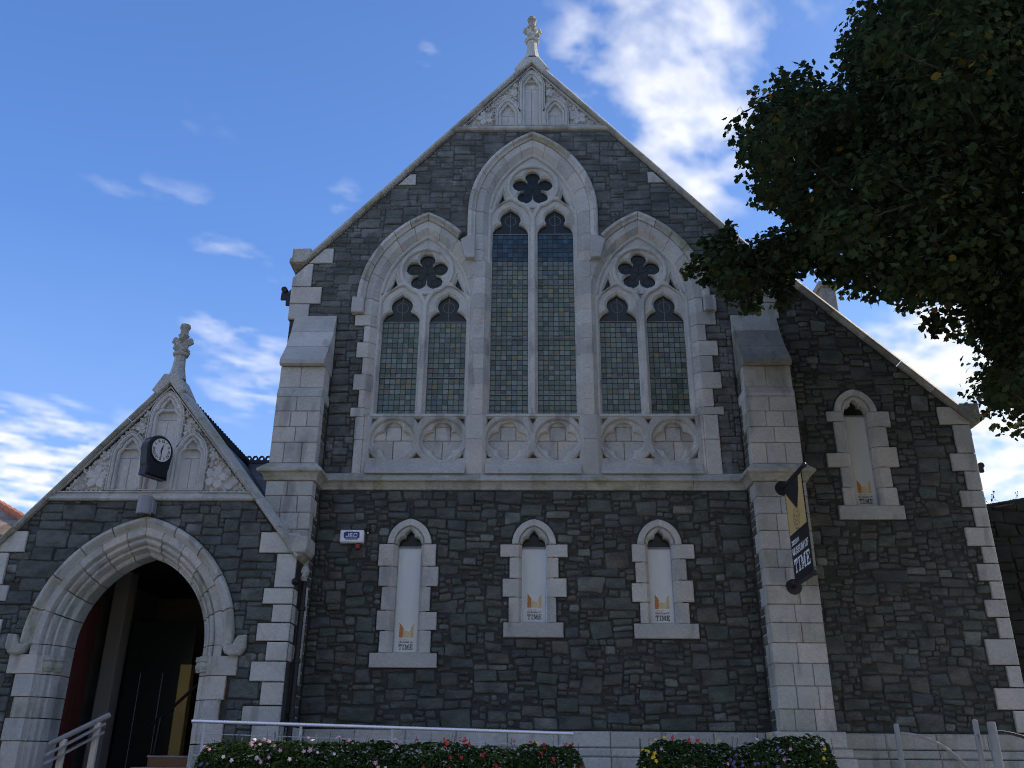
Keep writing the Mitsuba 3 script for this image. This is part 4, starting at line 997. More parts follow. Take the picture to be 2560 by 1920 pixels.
# roof with a pierced ridge, and the cross roof behind it
def crest(p0, p1, h, key):
    p0, p1 = np.array(p0, float), np.array(p1, float); L = np.linalg.norm(p1 - p0); U = (p1 - p0) / L
    n = int(L / .15); g = [sg.box(0, -.03, L, h * .55)] + [sg.Point((i + .5) * L / n, h * .55).buffer(.066) for i in range(n)]
    g = unary_union(g).difference(unary_union([sg.Point((i + .5) * L / n, h * .50).buffer(.036) for i in range(n)]))
    W = np.cross(U, [0, 0, 1])
    put(key, mapm(Fr(p0, U, W), plate(g, .02, -.02, .003)), 'cast_black')
RZ = 7.95
for s in (-1, 1): roof(PO + '__roof', [(PX + s * 2.6, -.5, RZ - 2.6 * 1.19), (PX + s * 2.6, 4.0, RZ - 2.6 * 1.19), (PX, 4.0, RZ), (PX, -.5, RZ)], 'slate')
roof(PO + '__roof', [(-10.5, 1.4, 5.6), (-4.9, 1.4, 5.6), (-4.9, 3.75, 8.04), (-10.5, 3.75, 8.04)], 'slate')
roof(PO + '__roof', [(-10.5, 3.75, 8.04), (-4.9, 3.75, 8.04), (-4.9, 6.1, 5.6), (-10.5, 6.1, 5.6)], 'slate')
crest((PX, .0, RZ + .02), (PX, 3.7, RZ + .02), .17, PO + '__ridge_crest')
crest((-8.4, 3.75, 8.06), (-4.92, 3.75, 8.06), .19, PO + '__ridge_crest')
# inside
FZ = 1.30
put(PO + '__inner_wall', join([box(XR - .6, XR - .3, PY + .6, 5.0, .4, 5.1), box(XL + .3, XL + .6, PY + .6, 5.0, .4, 5.1), box(XL, XR, 4.9, 5.2, .4, 6.2)]), 'porch_plaster')
put(PO + '__ceiling', join([box(XL + .32, XR - .32, PY + .6, 5.0, 5.1, 5.15)]), 'porch_wood')
put(PO + '__floor', box(XL + .3, XR - .4, PY + .1, 4.9, .9, FZ), 'paving')
DL = sub(PO + '__door_leaf')
for i in range(5):
    put(DL + '__plank', mapm(Fr((-7.88, PY + .62, 0), (-.25, .97, 0), (.97, .25, 0)), block(rect(.005 + .30 * i, .298 + .30 * i, FZ + .02, 4.3), 0, .05, .008)), 'red_door')
put(PO + '__inner_pier', box(-8.36, -8.06, 1.75, 2.1, FZ, 5.1, .02), 'porch_pier')
put(PO + '__glass_screen', box(-8.05, -6.75, 2.2, 2.24, FZ, 4.2), 'dark_glass')
for x in (-7.72, -7.28, -6.82): put(PO + '__screen_post', tube([(x, 2.17, FZ), (x, 2.17, 3.2)], .008, 6), 'lamp_grey')
put(PO + '__yellow_jamb', box(-6.92, -6.70, 2.1, 2.3, FZ + .1, 3.35), 'yellow_wall')
put(PO + '__inner_handrail', join([tube([(-7.15, 1.5, 2.15), (-6.75, 1.5, 2.5), (-6.3, 1.5, 2.95)], .03, 8), tube([(-6.98, 1.5, 1.3), (-6.93, 1.5, 2.35)], .035, 8)]), 'black_iron')
for i, (y, z) in enumerate(((.7, 1.47), (1.05, 1.66))):
    put(PO + '__step', box(-6.98 + .12 * i, -5.5, y, y + .5, FZ, z), 'tan_step')
    put(PO + '__step__nosing', box(-7.0 + .12 * i, -5.5, y - .02, y + .5, z, z + .03, .006), 'step_nosing')

# ------------------------------------------------------------------ the clock on the porch
CK = thing('street_clock', 'black drum-cased clock with white roman dial projecting from the porch gable', 'clock')
ph = math.radians(62); cs_ = .82; cf = Fr((-6.53, -1.47, 6.53), (cs_ * math.cos(ph), cs_ * math.sin(ph), 0), (cs_ * math.sin(ph), -cs_ * math.cos(ph), 0), (0, 0, cs_))
case = unary_union([sg.Point(0, .03).buffer(.335), sg.Polygon([(-.335, .05), (.335, .05), (.29, -.30), (.27, -.36), (.285, -.55), (-.285, -.55), (-.27, -.36), (-.29, -.30)])])
def solid(poly, w1, w0, ch): 
    a, b = plate(poly, w1, w0, ch), plate(poly, -w0, -(w0 + w1) / 2, ch)
    b = (b[0] * [1, 1, -1], b[1][:, ::-1])
    return join([a, b])
put(CK + '__case', mapm(cf, solid(case, .13, -.10, .035)), 'black_paint')
put(CK + '__bezel', mapm(cf, plate(sg.Point(0, .04).buffer(.285).difference(sg.Point(0, .04).buffer(.25)), .15, .10, .008)), 'black_paint')
put(CK + '__dial', mapm(cf, plate(sg.Point(0, .04).buffer(.252), .136, .12, .002)), 'clock_white')
num = ['XII', 'I', 'II', 'III', 'IIII', 'V', 'VI', 'VII', 'VIII', 'IX', 'X', 'XI']
for k, t in enumerate(num):
    m = meshkit.text_mesh(t, .052, .003, True); v = np.array(m.vertices); v[:, 0] -= v[:, 0].mean(); v[:, 1] -= .026
    a = -k * math.pi / 6; q = np.c_[v[:, 0] * .75, v[:, 1] + .195]
    v[:, 0], v[:, 1] = q[:, 0] * math.cos(a) - q[:, 1] * math.sin(a), q[:, 0] * math.sin(a) + q[:, 1] * math.cos(a) + .04
    v[:, 2] += .1365
    put(CK + '__numeral', (cf(v), np.array(m.faces)), 'ink_black')
def hand(a, L, w): return mapm(cf, plate(sa.translate(sa.rotate(sg.Polygon([(-w, -.05), (w, -.05), (w * .8, L * .7), (0, L), (-w * .8, L * .7)]), -a, origin=(0, 0)), 0, .04), .145, .139, .001))
put(CK + '__hour_hand', hand(14, .13, .016), 'ink_black'); put(CK + '__minute_hand', hand(177, .20, .010), 'ink_black')
put(CK + '__bracket', join([box(-6.66, -6.56, -1.40, -1.02, 6.45, 6.53), box(-6.64, -6.58, -1.40, -1.02, 6.18, 6.23)]), 'black_paint')
FL = thing('floodlight', 'small grey cylindrical lamp fixed above the point of the porch arch', 'lamp')
put(FL + '__housing', join([lathe([(0, 0), (.125, .0), (.125, .31), (.0, .31)], (-6.67, -1.27, 5.49), 24), box(-6.74, -6.60, -1.25, -1.05, 5.55, 5.72)]), 'lamp_grey', smooth=40)
put(FL + '__side_cover', box(-6.56, -6.52, -1.28, -1.12, 5.52, 5.74, .005), 'lamp_grey')
put(FL + '__lens', lathe([(0, -.003), (.11, -.003), (.11, .001)], (-6.67, -1.27, 5.49), 24), 'dark_glass')

# ------------------------------------------------------------------ things fixed to the front
AB = thing('alarm_box', 'white burglar alarm box with blue badge above the left lancet window', 'alarm box')
b = unary_union([sg.box(-3.48, 5.30, -3.09, 5.49)]).buffer(.022)
put(AB + '__cover', mapm(FRONT, plate(b, .13, .03, .02)), 'white_plastic')
hexa = sg.Polygon([(-3.43, 5.37), (-3.40, 5.345), (-3.17, 5.345), (-3.14, 5.37), (-3.14, 5.455), (-3.17, 5.475), (-3.40, 5.475), (-3.43, 5.455)])
put(AB + '__badge', flat(hexa, FRONT, .1303), 'blue_print')
put(AB + '__lettering', line_text('JEC', .075, .21, FRONT, -3.39, 5.372, .1335), 'white_print')
put(AB + '__badge_line', flat(sg.box(-3.40, 5.322, -3.17, 5.332), FRONT, .1303), 'blue_print')
put(AB + '__strobe', box(-3.21, -3.13, -.11, -.05, 5.17, 5.26, .008), 'red_plastic')
SN = thing('sensor', 'tiny black wall sensor with pale tip beside the alarm box', 'sensor')
put(SN + '__body', join([box(-3.04, -2.96, -.10, -.03, 5.53, 5.60, .006), box(-3.02, -2.985, -.09, -.05, 5.47, 5.54, .004)]), 'cast_black')
put(SN + '__tip', blob((-3.003, -.075, 5.465), .016, 3, .05, 1), 'white_plastic')
DP = thing('downpipe', 'black cast iron rainwater pipe in the corner between porch and main front', 'drainpipe')
dx, dy = -3.90, -.78
put(DP + '__pipe', join([tube([(dx, dy, 4.45), (dx, dy, 1.95), (dx + .03, dy - .03, 1.82), (dx + .10, dy - .08, 1.72), (dx + .11, dy - .09, 1.2)], .048, 12)]), 'cast_black', smooth=40)
for z in (2.25, 3.1, 3.95): put(DP + '__collar', lathe([(.048, 0), (.066, .01), (.066, .07), (.048, .08)], (dx, dy, z), 12), 'cast_black', smooth=40)
CC = thing('security_camera', 'small weathered camera with round lens above the drainpipe top', 'camera')
put(CC + '__bracket', join([tube([(-3.87, -.90, 4.62), (-3.83, -.98, 4.56), (-3.85, -1.10, 4.44)], .04, 8), blob((-3.85, -.98, 4.58), (.07, .07, .09), 5, .4)]), 'granite_stained')
put(CC + '__housing', mapm(Fr((0, 0, 0)), tube([(-3.84, -1.02, 4.30), (-3.93, -1.20, 4.20)], [.075, .085], 14)), 'white_plastic', smooth=40)
put(CC + '__lens', blob((-3.95, -1.18, 4.37), (.065, .06, .065), 2, .05), 'black_paint', smooth=True)

BN = thing('banner', 'tall black and gold banner with white lettering hanging from the right buttress', 'banner')
bf = Fr((4.47, -.74, 0), (0, -1, 0), (-1, 0, 0)); BW_ = 1.06
put(BN + '__cloth', mapm(bf, block(rect(0, BW_, 4.46, 6.14), -.006, .006, .001)), 'banner_black')
gold = sg.box(.03, 5.26, BW_ - .03, 6.09)
wedge = sg.Polygon([(-.1, 6.2), (-.1, 6.12), (.03, 6.02), (.58, 5.60), (.66, 5.62), (.80, 5.90), (.90, 6.2)])
bc = (.52, 5.46)
rings = unary_union([sg.Point(bc).buffer(a).difference(sg.Point(bc).buffer(a - .022)) for a in (.19, .125, .065)]).difference(sg.box(bc[0] - .03, bc[1] + .05, bc[0] + .02, bc[1] + .3))
put(BN + '__gold_print', flat(gold.difference(wedge).difference(rings), bf, .0065, .001), 'banner_gold')
put(BN + '__dial_print', flat(rings.intersection(gold), bf, .0066, .0008), 'banner_brown')
g, gw = slab_letters('TIME', .235, None)
put(BN + '__lettering', flat(sa.translate(sa.scale(g, .90 / gw, 1, origin=(0, 0)), .08, 4.60), bf, .0065, .001), 'white_print')
put(BN + '__lettering', line_text('MUSEUM OF', .115, .92, bf, .07, 4.90, .0065), 'white_print')
put(BN + '__lettering', line_text('IRISH', .075, .44, bf, .07, 5.07, .0065), 'white_print')
for z in (6.16, 4.42):
    put(BN + '__arm', tube([(4.47, -.60, z), (4.47, -1.98 if z > 5 else -1.84, z)], .035, 10), 'black_iron', smooth=40)
    put(BN + '__wall_plate', mapm(Fr((4.47, -.60, z)), TM(trimesh.creation.cylinder(.135, .05, sections=24))), 'black_iron', smooth=40)
    put(BN + '__arm_tip', blob((4.47, -1.98 if z > 5 else -1.84, z), .045, 4, .02, 2), 'black_iron', smooth=True)

# ------------------------------------------------------------------ ground, ramp, railings
g = trimesh.creation.box(bounds=[(-600, -600, -.2), (600, 900, 0)])
put('ground', TM(g), 'paving', kind='structure')
put('ramp', prism_x([(-2.75, 0), (-2.75, .98), (-.1, 1.0), (-.1, 0)], -9.5, 9.0), 'paving', kind='structure')
put('entrance_path', prism_x([(-3.4, .002), (-3.4, .45), (-2.9, .45), (-2.9, .75), (-2.755, .75), (-2.755, .002)], -8.6, -5.4), 'paving', kind='structure')
RL = thing('ramp_railing', 'slim steel handrail on posts above the flowers in front of the main front', 'railing')
p0, p1 = np.array([-4.88, -2.5, 2.13]), np.array([.58, -2.5, 2.005])
put(RL + '__handrail', tube([p0, p1], .026, 10), 'steel', smooth=40)
for x in (-4.69, -3.30, -1.99, -.74, .43):
    t = (x - p0[0]) / (p1[0] - p0[0]); z = p0[2] + t * (p1[2] - p0[2])
    put(RL + '__post', box(x - .018, x + .018, -2.506, -2.494, .97, z - .02), 'steel_paint')
for d in (.165, .28, .45, .62):
    put(RL + '__wire', tube([p0 + [0.06, 0, -d], p1 + [-.12, 0, -d]], .006, 5), 'steel_paint')
SR = thing('stair_railing', 'grey timber handrail with two flat rails on cream posts at the porch steps', 'railing')
a, b = np.array([-7.24, -1.75, 1.83]), np.array([-6.60, -1.35, 2.26])
put(SR + '__handrail', join([tube([a + (b - a) * t for t in np.linspace(0, 1, 5)], .040, 12), blob(a, .041, 1, 0, 2)]), 'grey_timber', smooth=40)
for d in (.17, .29):
    q0, q1 = a + [-.02, -.03, -d], b + [-.05, -.03, -d + .02]; n = np.array([.10, -.10, 0])
    v = np.array([q0 - n * .5, q0 + n * .5, q1 + n * .5, q1 - n * .5]); v = np.vstack([v, v + [0, 0, .025]])
    put(SR + '__flat_rail', (v, np.array([[0, 2, 1], [0, 3, 2], [4, 5, 6], [4, 6, 7], [0, 1, 5], [0, 5, 4], [1, 2, 6], [1, 6, 5], [2, 3, 7], [2, 7, 6], [3, 0, 4], [3, 4, 7]])), 'grey_timber')
for t in (.22, .80):
    c = a + (b - a) * t
    put(SR + '__post', box(c[0] - .045, c[0] + .045, c[1] - .03, c[1] + .03, .6, c[2] - .03, .006), 'cream_post')

# ------------------------------------------------------------------ flower planters
def leaves(r, centers, normals, size, colors, tmpl, tf):
    n = len(centers)
    nn = normals + r.normal(0, .55, (n, 3)); nn /= np.linalg.norm(nn, axis=1, keepdims=True)
    t = r.normal(0, 1, (n, 3)); t -= nn * (t * nn).sum(1, keepdims=True); t /= np.linalg.norm(t, axis=1, keepdims=True)
    b = np.cross(nn, t); s = size[:, None, None]
    v = centers[:, None] + s * (tmpl[None, :, :1] * t[:, None] + tmpl[None, :, 1:2] * b[:, None] + tmpl[None, :, 2:] * nn[:, None])
    f = tf[None] + (np.arange(n) * len(tmpl))[:, None, None]
    return v.reshape(-1, 3), f.reshape(-1, 3), np.repeat(colors, len(tmpl), 0)
OV = np.array([(0, -.5, 0), (.28, -.1, .04), (.2, .3, .03), (0, .55, -.06), (-.2, .3, .03), (-.28, -.1, .04)], float)
OVF = np.array([(0, 1, 2), (0, 2, 3), (0, 3, 4), (0, 4, 5)])
def flower_mesh(c, nrm, rad, petals, r):
    nrm = nrm / np.linalg.norm(nrm); t = np.cross(nrm, [.3, .2, .9]); t /= np.linalg.norm(t); b = np.cross(nrm, t)
    v, f = [c + nrm * rad * .12], []
    m = petals * 4
    for i in range(m):
        a = 2 * math.pi * i / m; q = rad * (.55 + .45 * abs(math.sin(petals * a / 2))) * r.uniform(.9, 1.1)
        v.append(c + (t * math.cos(a) + b * math.sin(a)) * q + nrm * rad * r.uniform(-.1, .12))
    i = np.arange(m)
    return np.array(v), np.stack([i * 0, 1 + i, 1 + (i + 1) % m], 1)
for k, c in dict(pink=(.55, .30, .36), white=(.62, .56, .56), red=(.42, .025, .03), yellow=(.62, .42, .03), purple=(.13, .09, .24)).items(): mat('petal_' + k, rgb(*c), .6, .2)
mat('trough', rgb(.02, .02, .018), .8, .2)
def planter(K, x0, x1, y, zt, humps, mixes, seed, nleaf):
    r = np.random.default_rng(seed)
    put(K + '__trough', join([box(x0 + .06, x1 - .06, y - .16, y + .16, zt - .62, zt - .34, .02)]), 'trough')
    n_st = 3
    for i in range(n_st):
        x = x0 + .25 + (x1 - x0 - .5) * i / (n_st - 1)
        put(K + '__stand', box(x - .03, x + .03, y - .03, y + .03, 0, zt - .62), 'black_iron')
    def top(x): return zt + sum(h * np.exp(-((x - c) / w) ** 2) for c, w, h in humps)
    # a mound of foliage: upright ellipse section along the trough
    x = r.uniform(x0, x1, nleaf); e = np.minimum(np.minimum(x - x0, x1 - x) / .16, 1.0); e = np.sqrt(np.clip(1 - (1 - e) ** 2, .02, 1))
    a = r.uniform(-.35, math.pi + .35, nleaf); rad = 1 - .55 * r.random(nleaf) ** 2.2
    h = (top(x) - (zt - .42)) * e * (.92 + .16 * meshkit.noise(np.stack([x * 9, a * 3, x * 0], -1), seed))
    c = np.stack([x, y - np.cos(a) * .27 * e * rad, zt - .42 + np.sin(a) * h * rad], -1)
    nn = np.stack([(x - (x0 + x1) / 2) * .2, -np.cos(a), np.sin(a) + .3], -1)
    col = np.array([.035, .062, .020]) * r.uniform(.55, 1.5, (nleaf, 1)) * np.where(r.random((nleaf, 1)) < .15, [[1.3, 1.2, .9]], [[1, 1, 1]])
    v, f, cc = leaves(r, c, nn, r.uniform(.035, .065, nleaf), col, OV, OVF)
    put(K + '__foliage', (v, f), 'plant_leaf', color=cc, kind='stuff')
    # taller sprigs
    sp = []
    for i in range(int((x1 - x0) * 9)):
        xx = r.uniform(x0 + .05, x1 - .05); h0 = top(xx); L = r.uniform(.02, .10)
        sp.append(tube([(xx, y + r.uniform(-.15, .15), h0 - .1), (xx + r.uniform(-.03, .03), y + r.uniform(-.15, .15), h0 + L)], .0035, 3, False))
    put(K + '__stems', join(sp), 'petal_green', kind='stuff')
    for xa, xb, kinds, cnt, zlo in mixes:
        for i in range(cnt):
            xx = r.uniform(xa, xb); e_ = max(.05, min(1, min(xx - x0, x1 - xx) / .16)); e_ = math.sqrt(1 - (1 - e_) ** 2)
            aa = r.uniform(.1, 1.9) if r.random() > zlo else r.uniform(-.1, .8)
            hh = (top(xx) - (zt - .42)) * e_ * 1.02
            c = np.array([xx, y - math.cos(aa) * .285 * e_, zt - .42 + math.sin(aa) * hh + (r.uniform(0, .05) if aa > 1.2 else 0)])
            kd = kinds[r.integers(len(kinds))]
            rad = {'pink': .024, 'white': .021, 'red': .021, 'yellow': .022, 'purple': .017}[kd] * r.uniform(.75, 1.2)
            ms = [flower_mesh(c, np.array([r.normal(0, .3), -math.cos(aa) - .4, math.sin(aa) * .7]), rad, 5, r)]
            if kd == 'red':
                for _ in range(3): ms.append(flower_mesh(c + r.normal(0, .016, 3), np.array([r.normal(0, .4), -.7, .4]), rad * .6, 5, r))
            put(K + '__flower', join(ms), 'petal_' + kd)
mat('petal_green', rgb(.04, .07, .022), .6, .2)
P1 = thing('flower_planter', 'long planter of pink, white and red flowers under the steel handrail', 'planter')
planter(P1, -3.52, .56, -6.0, 1.76, [(-2.9, .5, .03), (-1.9, .6, .05), (-.95, .25, .06), (.25, .3, .03)], [(-3.45, -1.25, ['pink', 'white', 'pink'], 64, .3), (-1.3, .5, ['red'], 36, .45), (-.1, .1, ['yellow'], 2, .0), (-3.52, -3.3, ['purple'], 10, .5)], 5, 15000)
P2 = thing('flower_planter_001', 'shorter planter of yellow, purple and pink flowers in front of the right buttress', 'planter')
planter(P2, 1.06, 3.16, -6.0, 1.76, [(1.55, .35, .09), (2.75, .35, .15), (2.2, .3, .02)], [(1.06, 1.3, ['yellow'], 24, .6), (1.3, 2.1, ['pink', 'yellow', 'red'], 12, .0), (1.8, 2.6, ['purple'], 34, .7), (2.2, 3.05, ['yellow', 'pink', 'yellow', 'white'], 18, .1)], 9, 9000)

# ------------------------------------------------------------------ posts with a bowed rail
for nm, lb, x, y, w, bow in (('rail_post', 'weathered pale post with a bowed rail curving down to the right, right of the planters', 4.18, -5.0, .030, True),
                        ('rail_post_001', 'slim pale post with a purple scribble, beside the thickest post', 4.99, -5.2, .030, False),
                        ('rail_post_002', 'thickest pale post, farthest right of the three', 5.12, -5.3, .046, True)):
    thing(nm, lb, 'post'); z = 2.085 if not bow else (2.06 if w < .04 else 2.075)
    if nm.endswith('001'): z = 2.10
    put(nm + '__shaft', join([lathe([(w, 0), (w, z - .02), (w * .9, z), (0, z + .004)], (x, y, 0), 14)]), 'galvanised', smooth=40)
    if bow:
        t = np.linspace(0, math.pi / 2, 14)
        put(nm + '__bowed_rail', tube(np.stack([x + .03 + .80 * np.sin(t), y + .02 + 0 * t, z - .80 + .70 * np.cos(t)], -1), .018, 8), 'galvanised' if w < .04 else 'black_iron', smooth=40)
sc = [tube([(4.965, -5.232, 1.93), (4.985, -5.234, 1.95), (4.995, -5.234, 1.93), (4.98, -5.234, 1.91), (5.0, -5.232, 1.90)], .003, 4)]
mat('purple_ink', rgb(.10, .03, .16), .6, .2)
put('rail_post_001__scribble', join(sc), 'purple_ink')

# ------------------------------------------------------------------ neighbours
NH = thing('neighbour_house', 'neighbouring house with brown tiled hipped roof and orange ridge tiles at the left edge', 'house')
A_, B_, C_, D_ = (-10.4, 3.2, 6.02), (-20, 3.2, 6.02), (-16.5, 7.5, 8.97), (-20, 7.5, 8.97)
put(NH + '__wall', box(-20, -10.7, 3.6, 11.5, 0, 6.1), 'render_wall')
roof(NH + '__roof', [B_, A_, C_, D_], 'roof_tile')
roof(NH + '__roof', [A_, (-10.4, 11.8, 6.02), C_], 'roof_tile')
aa, cc_ = np.array(A_), np.array(C_)
for i in range(22):
    q0, q1 = aa + (cc_ - aa) * i / 22, aa + (cc_ - aa) * (i + .96) / 22
    put(NH + '__ridge_tile', tube([q0 + [0, 0, .03], q1 + [0, 0, .05]], .10, 8), 'terracotta')
BWL = thing('boundary_wall', 'tall dark stone wall with weeds on top at the right edge', 'wall')
wv = [(8.45, 0), (17, 0), (17, 7.75), (10.2, 6.76), (9.3, 6.60), (8.45, 6.57)]
put(BWL + '__wall', mapm(Fr((0, 2.0, 0)), plate(sg.Polygon(wv), 0, -.6, .02)), 'boundary_rubble')
rubble(sg.Polygon([(8.45, .3), (12.5, .3), (12.5, 7.0), (10.2, 6.70), (9.3, 6.55), (8.45, 6.52)]), Fr((0, 2.0, 0)), BWL + '__wall', ['boundary_rubble'], 77, cell=.11, proud=.05, joint=.03)
r = np.random.default_rng(4); st, cl = [], []
for i in range(34):
    x = r.uniform(8.6, 11.5); z = 6.60 + max(0, (x - 9.3) * .165); L = r.uniform(.05, .36)
    q = [np.array([x, 2.2, z - .05])]
    for j in range(3): q.append(q[-1] + [r.normal(0, .05), r.normal(0, .04), L / 3])
    st.append(tube(q, .004, 3, False)); cl.append(q[-1]); cl.append(q[-2])
WD = thing('wall_weeds', 'dry thin weeds growing along the top of the dark wall at the right edge', 'weeds')
labels[WD]['kind'] = 'stuff'
scene[WD] = mikit.ply(join(st + [blob(c, r.uniform(.008, .02), i, .6, 1) for i, c in enumerate(cl)]), 'bark')

TB = thing('unseen_terrace', 'unseen row of rendered three storey buildings added across the street to shade the lower church front', 'building')
put(TB + '__wall', box(-34, 34, -42, -31, 0, 10.5), 'render_wall')  # buildings out of view behind the camera, added to darken the lower front
roof(TB + '__roof', [(-34.4, -30.6, 10.4), (34.4, -30.6, 10.4), (34.4, -36.5, 14.2), (-34.4, -36.5, 14.2)], 'slate')
roof(TB + '__roof', [(-34.4, -42.4, 10.4), (34.4, -42.4, 10.4), (34.4, -36.5, 14.2), (-34.4, -36.5, 14.2)], 'slate')
for i in range(22):
    for z in (1.0, 4.6, 7.7):
        x = -32 + i * 3.0
        put(TB + '__window', box(x, x + 1.25, -31.0, -30.96, z, z + 1.9), 'dark_glass')
        put(TB + '__window__frame', mapm(Fr((0, -30.95, 0), (-1, 0, 0), (0, 1, 0)), plate(sg.box(-x - 1.33, z - .08, -x + .08, z + 1.98).difference(sg.box(-x - 1.2, z + .05, -x - .66, z + 1.85)).difference(sg.box(-x - .60, z + .05, -x - .05, z + 1.85)), .03, -.05, .01)), 'white_plastic')
